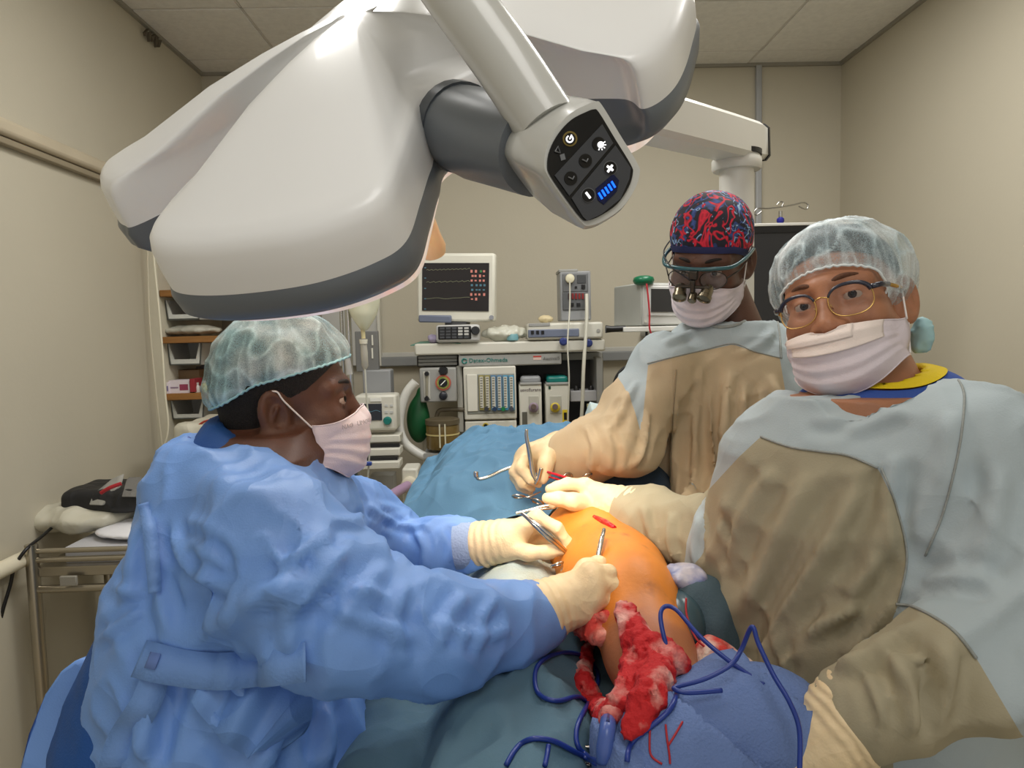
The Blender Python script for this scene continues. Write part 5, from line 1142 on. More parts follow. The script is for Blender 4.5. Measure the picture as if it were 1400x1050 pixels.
def fM(p):
    d = loft(p, rm); d = smin(d, fM1(p), .05)
    d = smin(d, chain(p, [SM2, P(1095, 580, 1.58), EM2, P(1010, 690, 1.42), WM2], [.08, .078, .07, .055, .042], .03), .05)
    return smax(d, -chain(p, [nkm, nbm, nbm-np.array([0, 0, .03])], [.075, .082, .05]), .006)
def wrM(V, N):
    t = np.arctan2(V[:, 1]-1.58, V[:, 0]-.5); low = np.clip((1.5-V[:, 2])/.15, 0, 1)
    f = pn(np.stack([t*4.5+1.5*V[:, 2], V[:, 2]*1.3, t*0], -1)); a = pn(V*13+7); c = pn(V*30+a[:, None])
    return .024*low*np.clip(1-np.abs(f)*2.6, 0, 1)**1.5+.005*np.clip(1-np.abs(a)*3.2, 0, 1)**2+.001*c-.009
V, F, N = gown_mesh(fM, (.10, 1.2, .33), (.86, 1.84, 1.66), .007, wrM); b1 = bvh(V, F)
V = crease(V, N, b1, [([(1000, 500), (990, 600), (1000, 690)], .010, 0.0144), ([(1030, 520), (1025, 600), (1020, 660)], .010, -0.0144), ([(1050, 510), (1070, 570), (1075, 620)], .012, 0.0120), ([(960, 500), (950, 600), (945, 690)], .008, 0.0072), ([(925, 540), (920, 620), (918, 690)], .007, 0.0060),
    ([(885, 560), (880, 610), (865, 640)], .007, 0.0096), ([(870, 520), (850, 560), (835, 590)], .007, 0.0072), ([(800, 580), (812, 612), (808, 648)], .006, 0.0084), ([(830, 575), (845, 612), (842, 648)], .006, -0.0060), ([(905, 470), (930, 460), (950, 450)], .008, 0.0060), ([(1000, 490), (1040, 470), (1060, 450)], .008, 0.0072)])
N = normals(V, F); b1 = bvh(V, F)
q = proj(V); fr_ = (N @ np.array([-.5, -.87, 0]) > -.15)
yk = np.interp(q[:, 0], [860, 900, 950, 1000, 1030, 1060, 1100], [505, 493, 480, 471, 480, 488, 492])
arm_d = fM1(V.astype(np.float32)); tor = loft(V.astype(np.float32), rm)
pd_ = polyd(q, [(886, 499), (920, 489), (960, 480), (1002, 471), (1030, 480), (1066, 489), (1078, 560), (1084, 640), (1090, 1200), (880, 1200), (884, 640), (876, 600), (882, 540)])/700.; sp = np.minimum(pd_, .06+(N @ np.array([-.5, -.87, 0]))*.3)
axw = nrm(P(775, 617, 1.42)-P(868, 594, 1.43)); sc_ = (V-P(866, 592, 1.43)) @ axw; sc_ = np.minimum(sc_, (.1-arm_d)*1.0)
spl = np.maximum(sp, np.where(q[:, 0] < 890, sc_, -.1))
Vt, Ft = clip(V, F, spl); obj('gown_front_panel', Vt, Ft, tan_m, pm2, smooth=180); Vt, Ft = clip(V, F, -spl); gm_ = obj('gown', Vt, Ft, gown_grey, pm2, smooth=180)
seam('yoke_seam', b1, [(885, 497), (920, 488), (960, 479), (1002, 470), (1030, 480), (1066, 489)], .0014, stm, gm_)
seam('neck_binding', b1, [(962, 437), (975, 446), (1000, 446), (1025, 436), (1050, 420)], .0035, stm, gm_)
seam('sleeve_seam', b1, [(1062, 432), (1066, 460), (1068, 490)], .0025, stm, gm_)
seam('button_line', b1, [(925, 505), (921, 560), (918, 620), (917, 680)], .0015, stm2, gm_)
V, F = surfnet(lambda p: smax(ell(p, nbm+np.array([0, 0, -.02]), (.10, .085, .04)), -chain(p, [nkm, nbm, nbm-np.array([0, 0, .03])], [.062, .066, .05]), .004), *grid(nbm-.14, nbm+.14, .006)); obj('undershirt', V, F, MT('shirt_navy', (30, 36, 66), rough=.8), pm2, smooth=180)
for x in (.40, .6):
    V, F = surfnet(lambda p: np.maximum(ell(p, (x-.03, 1.53, .04), (.05, .13, .06)), -p[..., 2]+.001), *grid((x-.12, 1.38, -.02), (x+.08, 1.68, .13), .008)); obj('shoe', V, F, MT('shoe_white', (206, 206, 204), rough=.5), pm2, smooth=180)
hand('glove', pm2, glovem, (766, 613, 1.42), [(722, 616, 1.40), (714, 624, 1.405), (712, 634, 1.415), (716, 644, 1.425)],
     [[(712, 640, 1.37), (726, 656, 1.36), (736, 662, 1.37)], [(704, 645, 1.38), (714, 661, 1.375), (727, 668, 1.38)], [(705, 652, 1.395), (712, 665, 1.39), (722, 671, 1.395)], [(710, 658, 1.41), (716, 667, 1.405), (724, 672, 1.41)]],
     [(750, 622, 1.39), (746, 636, 1.37), (744, 648, 1.365), (742, 656, 1.36)], cuff=[(778, 616, 1.42, .042), (772, 616, 1.42, .038)], wr=.03, rk=.0125, rf=.009)
# ================================================================== the surgeon on the right
HR = (P(1135, 417, 1.0)+np.array([.035, .035, 0]), frame((-.64, -.75, .06), (-.26, .05, 1)))
pr = thing('person', 'surgeon in grey and olive gown with glasses and sheer cap, facing the camera', 'person', (.50, .97, 0))
nkr = hl(HR, (0, -.04, -.06)); nbr = P(1195, 540, 1.0)
SR1, ER1, WR1 = P(1328, 615, .83), P(1385, 850, .745), P(1175, 968, .735); SR2, ER2, WR2 = P(1050, 640, 1.04), P(1015, 745, 1.06), P(858, 698, 1.2)
ltr = [(.75, .5, .97, .14, .1, -.785), (1.2, .49, .97, .14, .1, -.785), (1.42, .485, .965, .13, .09, -.785), (1.5, .485, .96, .08, .07, -.785)]
lir = [([SR1, ER1, WR1], [.05, .045, .03]), ([SR2, ER2, WR2], [.05, .045, .03])]
for x, y in ((.43, 1.04), (.57, .90)): lir.append(([(x, y, .85), (x, y, .48), (x+.01, y+.01, .1), (x-.05, y-.04, .05)], [.085, .06, .045, .04]))
build_body(pr, skin_mid, HR, ([nkr, nbr], [.057, .066]), lambda p: loft(p, ltr), lir, (.08, .6, 0), (.85, 1.3, 1.82), eyeopen=.0040)
eyes(pr, HR, (-.22, 1, .0), MT('iris_brown', (40, 26, 20), rough=.1, spec=.2)); brows(pr, HR, browm2, .0038)
hair(pr, HR, hairm, [-.05, -.04, .02, .045, .065, .085], None, .003)
mkr = mask(pr, HR, maskm, dict(z=[-.042, -.054, -.080, -.114, -.132], y=[.112, .123, .124, .121, .112, .092], zs=(-.044, -.092), w=.076, ys=.026, seed=8.), loopm)
G, nu, nv = maskpts(dict(z=[-.042, -.054, -.080, -.114, -.132], y=[.112, .123, .124, .121, .112, .092], zs=(-.044, -.092), w=.076, ys=.026, seed=8.))
tis = mat('tissue_tape', (236, 222, 214), rough=.75, bump=.2, bs=500)
for nm, (i0, i1, j0, j1), lift in (('nose_tape', (10, 44, 0, 17), .0030), ('nose_tape', (20, 48, 0, 10), .0046)):
    sub = G[i0:i1, j0:j1]+np.array([0, lift, lift*.3]); n0, n1 = sub.shape[:2]
    o = obj(nm, hls(HR, sub.reshape(-1, 3)), [[i*n1+j, (i+1)*n1+j, (i+1)*n1+j+1, i*n1+j+1] for i in range(n0-1) for j in range(n1-1)], tis, mkr, smooth=180); o.modifiers.new('s', 'SOLIDIFY').thickness = .0008
capR = bouffant_mat('cap_nonwoven_pale', (190, 212, 218), (232, 240, 242), .06)
bouffant(pr, HR, capR, (0, -.022, .040), (.099, .110, .088), ([-.2, -.09, -.06, -.03, .0, .03, .06, .09, .12], [-.10, -.098, -.092, -.078, -.052, -.012, .028, .046, .056]), .0042, seed=9., hn=40, hemm=mat('elastic_white', (222, 230, 230), rough=.6))
lump('cap_tail', hl(HR, (-.078, -.078, -.062)), (.014, .02, .028), mat('cap_tail', (166, 206, 210), rough=.6), None, None, 60, .6, 55, .0035, parent=pr)
# glasses
navy = mat('glasses_navy', (24, 28, 48), rough=.25, coat=.5); goldm = mat('glasses_gold', (206, 168, 100), rough=.25, metal=.9); lens2 = mat('glasses_lens', (230, 235, 245), rough=.04, alpha=.03, spec=.6)
gr = None
for s_ in (-1, 1):
    A = np.linspace(0, 2*math.pi, 40, endpoint=False)
    rim_ = np.array([(s_*(.0345+.0265*np.sign(math.cos(a))*abs(math.cos(a))**.8), .1085-.016*((.0345+.0265*math.cos(a))/.06)**2, -.0085+.0215*np.sign(math.sin(a))*abs(math.sin(a))**.85) for a in A])
    up_ = [k for k in range(40) if math.sin(A[k]) > .25]; r0 = rim_[up_]
    o = MB().tube(hls(HR, r0), np.interp(np.linspace(0, 1, len(r0)), [0, .3, 1], [.0036, .0028, .0016]), 8).build('browline', navy, pr, smooth=180)
    if gr is None: gr = o; o.name = 'glasses'
    else: o.parent = gr; ORG[o] = ORG[gr]
    MB().tube(hls(HR, rim_), .0009, 6, closed=True).build('lens_rim', goldm, gr, smooth=180); obj('eye_lens', hls(HR, rim_), [list(range(40))], lens2, gr)
    MB().tube(hls(HR, [(s_*.061, .094, .002), (s_*.070, .080, .004), (s_*.075, .062, .004)]), .0036, 8).build('hinge_block', navy, gr, smooth=180)
    MB().tube(hls(HR, [(s_*.075, .063, .004), (s_*.080, .02, .003), (s_*.082, -.02, -.002)]), .0026, 8).build('temple_arm', goldm, gr, smooth=180)
    MB().tube(hls(HR, [(s_*.010, .108, -.010), (s_*.011, .101, -.016)]), .0009, 6).build('nose_pad', goldm, gr, smooth=180)
MB().tube(hls(HR, spline([(-.0105, .1075, -.001), (0, .110, .002), (.0105, .1075, -.001)], 5)), .0012, 6).build('nose_bridge', goldm, gr, smooth=180)
# gown
rr_ = [(.35, .53, .98, .235, .2, -.785), (1.0, .515, .975, .215, .18, -.785), (1.2, .50, .97, .205, .165, -.785), (1.36, .49, .965, .195, .15, -.785), (1.44, .487, .96, .18, .13, -.785), (1.48, .487, .955, .145, .105, -.785), (1.507, .487, .952, .115, .09, -.785)]
armR1 = [SR1+np.array([-.04, .05, .02]), SR1, P(1365, 730, .79), ER1, P(1300, 915, .72), P(1215, 950, .725), WR1]
def fR1(p): return chain(p, armR1, [.07, .082, .078, .072, .064, .052, .046], .03)
armR2 = [SR2, P(1040, 700, 1.04), ER2, P(950, 730, 1.11), P(890, 708, 1.17), WR2]
def fR2(p): return chain(p, armR2, [.075, .07, .066, .058, .052, .048], .03)
def fR(p):
    d = loft(p, rr_); d = smin(d, fR1(p), .03); d = smin(d, fR2(p), .018)
    return smax(d, -chain(p, [nkr, nbr, nbr-np.array([0, 0, .03])], [.078, .088, .06]) if False else -smin(chain(p, [nkr, nbr, nbr-np.array([0, 0, .03])], [.078, .088, .06]), chain(p, [P(1150, 530, .88), P(1215, 524, .88), P(1275, 495, .92)], [.030, .038, .032]), .02), .006)
def wrR(V, N):
    t = np.arctan2(V[:, 1]-.97, V[:, 0]-.5); low = np.clip((1.42-V[:, 2])/.2, 0, 1)
    dd_ = nrm(P(1050, 930, .85)-P(1190, 640, .85)); ac = nrm(np.cross(dd_, [-.7, -.7, 0])); f = pn(np.stack([V @ ac*15+2*pn(V*4), V @ dd_*2.6, t*0+4], -1)); a = pn(V*12+17); c = pn(V*28+a[:, None])
    return .017*low*np.clip(1-np.abs(f)*2.6, 0, 1)**1.5+.005*np.clip(1-np.abs(a)*3.2, 0, 1)**2+.001*c-.009
V, F, N = gown_mesh(fR, (.10, .58, .33), (.86, 1.34, 1.62), .0066, wrR); b2 = bvh(V, F)
V = crease(V, N, b2, [([(1060, 640), (1020, 700), (990, 790)], .010, 0.0080), ([(1110, 650), (1060, 740), (1010, 850)], .012, 0.0100), ([(1180, 660), (1120, 760), (1060, 860), (1040, 930)], .012, 0.0120), ([(1150, 700), (1090, 800), (1050, 880)], .009, -0.0090), ([(1210, 700), (1190, 780), (1120, 860)], .010, 0.0080),
    ([(1195, 640), (1180, 700), (1150, 760)], .008, -0.0060), ([(1100, 870), (1130, 850), (1180, 830)], .008, 0.0080), ([(1060, 840), (1065, 900), (1080, 950)], .007, 0.0070), ([(1130, 830), (1200, 800), (1220, 760)], .010, -0.0080),
    ([(1230, 820), (1190, 860), (1150, 900)], .009, 0.0120), ([(1260, 850), (1190, 890), (1140, 920)], .008, 0.0100), ([(1200, 875), (1240, 930), (1250, 1010)], .010, 0.0100), ([(1250, 880), (1270, 940), (1260, 1010)], .009, -0.0100), ([(1300, 880), (1290, 940), (1270, 1000)], .010, 0.0090), ([(1180, 905), (1200, 950), (1215, 1000)], .007, 0.0080),
    ([(1225, 620), (1215, 690), (1225, 770)], .008, 0.0080), ([(1300, 560), (1290, 640), (1240, 740)], .012, 0.0070), ([(1340, 620), (1320, 700), (1280, 760)], .010, -0.0060), ([(1370, 640), (1360, 720), (1330, 800)], .010, 0.0070), ([(1260, 800), (1310, 790), (1370, 800)], .009, 0.0080), ([(1240, 560), (1200, 575), (1150, 590)], .008, 0.0050), ([(1100, 585), (1140, 590), (1200, 560)], .008, -0.0040),
    ([(960, 700), (950, 740), (955, 780)], .008, 0.0090), ([(920, 700), (915, 735), (925, 770)], .007, 0.0080), ([(880, 690), (885, 715), (895, 745)], .006, 0.0070), ([(980, 700), (1000, 740), (990, 780)], .009, -0.0080)])
N = normals(V, F); b2 = bvh(V, F); q = proj(V); Vf = V.astype(np.float32)
d1, d2, dt = fR1(Vf), fR2(Vf), loft(Vf, rr_)
yk = np.interp(q[:, 0], [980, 1040, 1080, 1120, 1160, 1200, 1225, 1260], [600, 598, 612, 618, 624, 640, 655, 675]); nf = N @ np.array([-.707, -.707, 0])
pd_ = polyd(q, [(1010, 625), (1040, 597), (1080, 611), (1120, 617), (1160, 623), (1200, 640), (1225, 690), (1242, 760), (1228, 826), (1215, 860), (1230, 1300), (930, 1300), (930, 800), (950, 690)])/900.; sp = np.minimum(np.minimum(pd_, .05+nf*.3), (d2-dt)*.8+.004)
cut1 = np.interp(q[:, 0], [1180, 1225, 1250, 1285, 1310, 1335, 1400], [905, 826, 830, 848, 868, 900, 1010]); c1_ = np.minimum((q[:, 1]-cut1)/900., (dt-.004-d1)*.8)
ax2 = nrm(P(858, 698, 1.2)-P(950, 730, 1.11)); c2_ = np.minimum((V-P(965, 738, 1.10)) @ ax2, (dt+.02-d2)*.8)
spl = np.maximum(np.maximum(sp, c1_), c2_)
Vt, Ft = clip(V, F, spl); obj('gown_front_panel', Vt, Ft, olive_m, pr, smooth=180); Vt, Ft = clip(V, F, -spl); gr_ = obj('gown', Vt, Ft, gown_grey, pr, smooth=180)
for L, r in (([(1040, 597), (1080, 611), (1120, 617), (1160, 623), (1200, 640)], .0014), ([(1300, 506), (1316, 530), (1318, 560), (1310, 620), (1290, 700), (1265, 760)], .0013), ([(1225, 826), (1250, 830), (1285, 848), (1310, 868), (1335, 900)], .0018), ([(1205, 640), (1225, 690), (1240, 760), (1228, 825)], .0013)):
    seam('gown_seam', b2, L, r, stm, gr_)
V, F = surfnet(lambda p: smax(smin(smin(ell(p, nbr+np.array([0, 0, -.018]), (.112, .105, .05)), ell(p, nbr+np.array([-.025, -.045, -.055]), (.10, .08, .055)), .03), ell(p, nbr+np.array([.045, -.0, -.0]), (.085, .08, .042)), .03), -chain(p, [nkr, nbr, nbr-np.array([0, 0, .03])], [.064, .068, .05]), .004), *grid(nbr-.17, nbr+.17, .005)); cs = np.linalg.norm((V-nbr)[:, :2]*np.array([1, 1.]), axis=1)*-1+.084+.2*(V[:, 2]-nbr[2]-.012)
cl = clip(V, F, -cs); ts = obj('scrub_top', cl[0], cl[1], MT('scrub_blue', (52, 86, 168), rough=.75, bump=.2, bs=300), pr, smooth=180); cl = clip(V+normals(V, F)*.003, F, cs); obj('yellow_collar', cl[0], cl[1], MT('collar_yellow', (236, 206, 20), rough=.7, bump=.3, bs=300), pr, smooth=180)
for x, y in ((.43, 1.04), (.57, .90)):
    V, F = surfnet(lambda p: np.maximum(ell(p, (x-.05, y-.04, .04), (.09, .09, .06)), -p[..., 2]+.001), *grid((x-.2, y-.2, -.02), (x+.1, y+.1, .13), .008)); obj('shoe', V, F, MT('shoe_white', (206, 206, 204), rough=.5), pr, smooth=180)
hand('glove', pr, glovem, (838, 692, 1.21), [(800, 664, 1.23), (795, 670, 1.245), (795, 678, 1.255), (800, 686, 1.26)],
     [[(776, 662, 1.225), (762, 666, 1.225), (751, 669, 1.225)], [(774, 670, 1.25), (764, 680, 1.25), (756, 690, 1.25)], [(778, 682, 1.265), (770, 692, 1.265), (766, 700, 1.26)], [(786, 692, 1.27), (780, 700, 1.27), (776, 706, 1.265)]],
     [(806, 690, 1.215), (784, 686, 1.20), (764, 682, 1.2), (748, 681, 1.2)], cuff=[(872, 700, 1.18, .042), (856, 697, 1.2, .038)], wr=.031, rk=.0125, rf=.0095)
hand('glove', pr, glovem, (1128, 1010, .735), [(1075, 1045, .72), (1068, 1060, .735), (1070, 1075, .75), (1078, 1090, .765)],
     [[(1045, 1075, .73), (1035, 1100, .75)], [(1040, 1085, .745), (1032, 1110, .765)], [(1045, 1100, .76), (1040, 1120, .78)], [(1056, 1115, .775), (1052, 1130, .79)]],
     [(1110, 1040, .75), (1085, 1062, .77), (1070, 1080, .785)], cuff=[(1178, 972, .735, .052), (1155, 990, .735, .047)], wr=.036, rk=.0135)
# ================================================================== operating table, patient, drapes
TC, ZT = .10, 1.03
tb_ = thing('operating_table', 'operating table with black mattress and steel column hidden under the teal drapes', 'operating table', (TC, 1.35, 0))
MB().box((TC, 1.33, ZT-.04), (.50, 1.45, .06)).build('mattress', MT('rubber_black', (24, 24, 26), rough=.6), tb_, bevel=.02)
MB().box((TC, 1.33, ZT-.09), (.48, 1.4, .04)).build('table_frame', steel, tb_, bevel=.006)
MB().box((TC, 1.4, .5), (.2, .3, .82)).build('table_column', mat('column_steel', (170, 170, 168), rough=.3, metal=.8), tb_, bevel=.02)
MB().box((TC, 1.4, .06), (.42, .8, .12)).build('table_base', steel, tb_, bevel=.03)
pt = thing('person', 'patient lying under teal drapes with one bare orange-painted leg exposed', 'person', (TC, 1.35, ZT-.01))
LEG = [P(822, 735, 1.36), P(812, 752, 1.24), P(840, 798, 1.08), P(862, 826, 1.0), P(888, 895, .90), P(915, 965, .81), P(930, 1010, .75)]
LR = [.088, .088, .078, .064, .051, .042, .038]
def fP(p):
    d = chain(p, LEG, LR, .04)
    d = smin(d, ell(p, (.1, 1.48, ZT+.1), (.15, .14, .085)), .05); d = smin(d, ell(p, (.1, 1.72, ZT+.10), (.16, .24, .085)), .05)
    d = smin(d, chain(p, [(.02, 1.4, ZT+.1), (.03, 1.05, ZT+.075), (.0, .8, ZT+.06), (-.01, .66, ZT+.05)], [.08, .065, .05, .035], .03), .04)
    d = smin(d, ell(p, (.1, 2.0, ZT+.085), (.07, .09, .075)), .03)
    return d
V, F = surfnet(fP, *grid((-.12, .6, ZT-.05), (.42, 2.2, ZT+.36), .0075)); V = smooth(V, F, 1); N = normals(V, F); V = V+N*(.0012*pn(V*28))[:, None]
def legmat():
    m = mat('skin_iodine', (214, 130, 44), rough=.5, var=.14, vs=14, sss=.08, bump=.12, bs=200); nt = m.node_tree; Nn = nt.nodes.new; L = nt.links.new; b = nt.nodes['Principled BSDF']; src = b.inputs['Base Color'].links[0].from_socket
    at = Nn('ShaderNodeAttribute'); at.attribute_name = 'iodine'; nz = Nn('ShaderNodeTexNoise'); nz.inputs['Scale'].default_value = 9; nz.inputs['Detail'].default_value = 5; tc = Nn('ShaderNodeTexCoord'); L(tc.outputs['Object'], nz.inputs[0])
    ad = Nn('ShaderNodeMath'); ad.operation = 'MULTIPLY_ADD'; L(nz.outputs['Fac'], ad.inputs[0]); ad.inputs[1].default_value = .9; L(at.outputs['Fac'], ad.inputs[2])
    rp = Nn('ShaderNodeValToRGB'); rp.color_ramp.elements[0].position = .75; rp.color_ramp.elements[1].position = 1.15 if False else 1.0; rp.color_ramp.elements[0].color = (0, 0, 0, 1); L(ad.outputs[0], rp.inputs[0])
    mx = Nn('ShaderNodeMix'); mx.data_type = 'RGBA'; L(rp.outputs[0], mx.inputs['Factor']); mx.inputs['A'].default_value = (*lin((176, 110, 72)), 1); L(src, mx.inputs['B'])
    n3 = Nn('ShaderNodeTexNoise'); n3.inputs['Scale'].default_value = 26; n3.inputs['Detail'].default_value = 3; L(tc.outputs['Object'], n3.inputs[0])
    r3 = Nn('ShaderNodeValToRGB'); r3.color_ramp.elements[0].position = .62; r3.color_ramp.elements[1].position = .75; r3.color_ramp.elements[0].color = (0, 0, 0, 1); r3.color_ramp.elements[1].color = (.5, .5, .5, 1); L(n3.outputs['Fac'], r3.inputs[0])
    m2 = Nn('ShaderNodeMix'); m2.data_type = 'RGBA'; L(r3.outputs[0], m2.inputs['Factor']); L(mx.outputs['Result'], m2.inputs['A']); m2.inputs['B'].default_value = (*lin((120, 70, 40)), 1); L(m2.outputs['Result'], b.inputs['Base Color'])
    return m
po = obj('body', V, F, legmat(), pt, smooth=180)
a_ = po.data.attributes.new('iodine', 'FLOAT', 'POINT'); a_.data.foreach_set('value', np.interp(V[:, 1], [.80, .88, .97, 1.2], [.0, .3, .78, .9]).astype(np.float32)); bP = bvh(V, F); VP_, FP_ = V, F
# main drape
def ss(x, a, b): t = np.clip((x-a)/(b-a), 0, 1); return t*t*(3-2*t)
def pdist(x, y, pts):
    d = np.full(np.shape(x), 9.); h = np.zeros(np.shape(x))
    for a, b in zip(pts[:-1], pts[1:]):
        a = np.asarray(a); b = np.asarray(b); e = b[:2]-a[:2]; t = np.clip(((x-a[0])*e[0]+(y-a[1])*e[1])/(e @ e), 0, 1); dd = np.hypot(x-a[0]-t*e[0], y-a[1]-t*e[1]); k = dd < d
        d = np.where(k, dd, d); h = np.where(k, a[2]+(b[2]-a[2])*t, h)
    return d, h
def topz(x, y):
    z = ZT+.035+0*x
    z = z+(.205+.012*ss(y, 1.6, 2.0))*np.sqrt(np.clip(1-np.abs((x-.1)/.31)**4, 0, 1))*ss(y, 1.27, 1.5)*(1-ss(y, 2.06, 2.2))
    d, h = pdist(x, y, [(.02, 1.45, .17), (.035, 1.05, .145), (.005, .8, .12), (-.01, .6, .1)]); z = np.maximum(z, ZT+h*np.clip(1-(d/.12)**2, 0, 1)**.6)
    d, h = pdist(x, y, [(q[0], q[1], q[2]) for q in LEG]); z = np.maximum(z, ZT+.035+.05*np.exp(-(d/.1)**2))
    return z
def drape(name, x0, x1, y0, y1, hang, m, label, cat, lift=0., nx=150, ny=190, fold=.012, sl=None, ends=.5, seed=0., trim=None, parent=None):
    hw = (x1-x0)/2; cx_ = (x0+x1)/2; s = np.linspace(-hw-hang, hw+hang, nx); t = np.linspace(y0-ends, y1+ends, ny); S_, T_ = np.meshgrid(s, t, indexing='ij')
    r = .05
    def fold_(u, lo_, hi):  # arc-length to (position, drop) with a rounded edge
        ov = np.maximum(np.maximum(u-hi, lo_-u), 0); sg = np.where(u > hi, 1, -1); a = np.minimum(ov/r, math.pi/2)
        return np.clip(u, lo_, hi)+sg*r*np.sin(a), r*(1-np.cos(a))+np.maximum(ov-r*math.pi/2, 0)
    x, dx = fold_(S_, -hw, hw); y, dy = fold_(T_, y0, y1); x = x+cx_; dr = dx+dy
    z = topz(np.clip(x, x0, x1), np.clip(y, y0, y1))*1.+lift-dr
    pp = np.stack([S_*1., T_*1., S_*0+seed], -1)
    f1 = pn(pp*np.array([9, 4.5, 1])+pn(pp*3)[..., None]); f2 = pn(pp*np.array([18, 12, 1])+f1[..., None]*.8); f3 = pn(pp*40)
    w_ = fold*1.5*np.clip(1-np.abs(f1)*3, 0, 1)**1.6+fold*.8*np.clip(1-np.abs(f2)*3, 0, 1)**1.6-fold*.4+fold*.1*f3
    top_ = np.clip(1-dr/.05, 0, 1); z = z+w_*top_
    hx = np.clip(dx/.15, 0, 1); x = x+np.sign(S_)*hx*(.025+.03*pn(np.stack([T_*7, z*1.5, S_*0+seed], -1))); hy = np.clip(dy/.15, 0, 1); y = y+np.where(T_ < y0, -1, 1)*hy*(.02+.03*pn(np.stack([S_*8, z*1.5, S_*0+5], -1)))
    z = np.maximum(z, .12)
    V = np.stack([x, y, z], -1).reshape(-1, 3); F = np.array([[i*ny+j, (i+1)*ny+j, (i+1)*ny+j+1, i*ny+j+1] for i in range(nx-1) for j in range(ny-1)])
    if trim is not None:
        V, F = clip(V, F, trim(V))
    o = obj(name, V, F, m, parent, smooth=180); o.modifiers.new('solid', 'SOLIDIFY').thickness = .002
    if label: tag(o, label, cat)
    return o, V, F
tealm = mat('drape_cotton_teal', (84, 116, 134), rough=.85, var=.08, vs=5, bump=.15, bs=380, wr=(5, .35, .02))
bluem = mat('drape_cotton_blue', (88, 132, 164), rough=.85, var=.07, vs=5, bump=.15, bs=380, wr=(5, .35, .02))
d0, V0, F0 = drape('main_drape', -.17, .37, .68, 2.02, .6, tealm, 'dark teal cotton drape covering the operating table and hanging to the sides', 'drape', 0, fold=.016)
ymin = lambda x: np.interp(x, [-.3, -.14, -.02, .05, .12, .2, .45], [1.28, 1.30, 1.34, 1.36, 1.42, 1.46, 1.5])
d1_, V1, F1 = drape('upper_drape', -.175, .375, 1.2, 2.04, .16, bluem, 'lighter blue drape spread over the patient towards the anaesthesia machine', 'drape', .034, fold=.012, seed=3., ends=.14, trim=lambda V: V[:, 1]-ymin(V[:, 0])+.02*pn(V*12))
def patch(name, poly, lift, m, label, cat, fold=.01, seed=1., dens=70):
    """cloth laid on the drape inside a photo outline"""
    W = np.array([Pz(x, y, ZT+.16) for x, y in poly]); lo_ = W.min(0)-.02; hi = W.max(0)+.02; n = dens
    X, Y = np.meshgrid(np.linspace(lo_[0], hi[0], n), np.linspace(lo_[1], hi[1], n), indexing='ij')
    d = polyd(np.stack([X.ravel(), Y.ravel()], -1), W[:, :2]).reshape(X.shape)
    pp = np.stack([X, Y, X*0+seed], -1); z = topz(X, Y)+lift*np.clip(d/.025, 0, 1)**.5+fold*(.5-np.abs(pn(pp*16))*1.7)*np.clip(d/.02, 0, 1)+fold*.3*pn(pp*45)
    V = np.stack([X, Y, z+.006], -1).reshape(-1, 3); F = np.array([[i*n+j, (i+1)*n+j, (i+1)*n+j+1, i*n+j+1] for i in range(n-1) for j in range(n-1)])
    V, F = clip(V, F, d.ravel()+.004*pn(V*40)); o = obj(name, V, F, m, None, smooth=180); o.modifiers.new('solid', 'SOLIDIFY').thickness = .003
    tag(o, label, cat); return o, V, F
palem = mat('towel_pale_blue', (178, 200, 210), rough=.9, var=.06, vs=8, bump=.4, bs=300, col2=(206, 206, 176))
w1, V2, F2 = patch('pale_towel', [(630, 768), (690, 752), (760, 752), (790, 770), (770, 800), (720, 815), (650, 815), (628, 795)], .035, palem, 'pale blue towel under the seated surgeon hands beside the orange leg', 'towel', .012)
w2, V3, F3 = patch('pale_towel', [(795, 655), (830, 652), (860, 664), (862, 690), (800, 690)], .12, palem, 'small pale towel behind the hand of the right surgeon', 'towel', .01, 4.)
lump('shade_drape', P(855, 664, 1.5), (.10, .08, .055), mat('drape_painted_shade', (44, 62, 82), rough=.85, bump=.15, bs=380), 'dark bunched lump painting in shade on the drape in front of the middle surgeon', 'drape', 71, .3, 10, .007)  # added lump, coloured dark to stand in for shade on the drape
# rolled blue towel round the foot
towm = mat('towel_blue', (104, 128, 180), rough=.9, var=.07, vs=9, bump=.5, bs=330, wr=(7, .35, .015))
TA, TB = P(905, 1050, .72), P(1060, 992, .775)
def fT(p):
    d = smin(cap(p, TA, TB, .062, .055), cap(p, P(890, 1010, .76), P(1000, 965, .80), .035, .04), .05); return d
V, F = surfnet(fT, *grid(np.minimum(TA, TB)-.1, np.maximum(TA, TB)+.11, .005)); N = normals(V, F); ax_ = nrm(TB-TA); tt = (V-TA) @ ax_; hgt = V[:, 2]
wv = np.mod(tt*9+hgt*9+.3*pn(V*9), 1.); V = V+N*(.016*wv+.005*(.5-np.abs(pn(V*16)))+.0008*pn(V*120))[:, None]
tw_, V4, F4 = obj('blue_towel', V, F, towm, None, smooth=180), V, F; tag(tw_, 'rolled royal blue towel wrapped round the patient foot at the bottom edge', 'towel')
# one surface to lay small things on
def join(L):
    Vs, Fs, b = [], [], 0
    for V, F in L:
        F = F if F.shape[1] == 3 else np.concatenate([F[:, [0, 1, 2]], F[:, [0, 2, 3]]]); Vs.append(V); Fs.append(F+b); b += len(V)
    return np.concatenate(Vs), np.concatenate(Fs)
bF = bvh(*join([(V0, F0), (V1, F1), (V2, F2), (V4, F4), (VP_, FP_)]))
def lay(L, lift, n=6):
    p = onto(bF, L, n); k = np.array([.25, .5, .25])
    for _ in range(3):
        q = p.copy(); q[1:-1] = (p[:-2]+2*p[1:-1]+p[2:])/4; p = q
    return p+np.array([0, -.3*lift, lift])
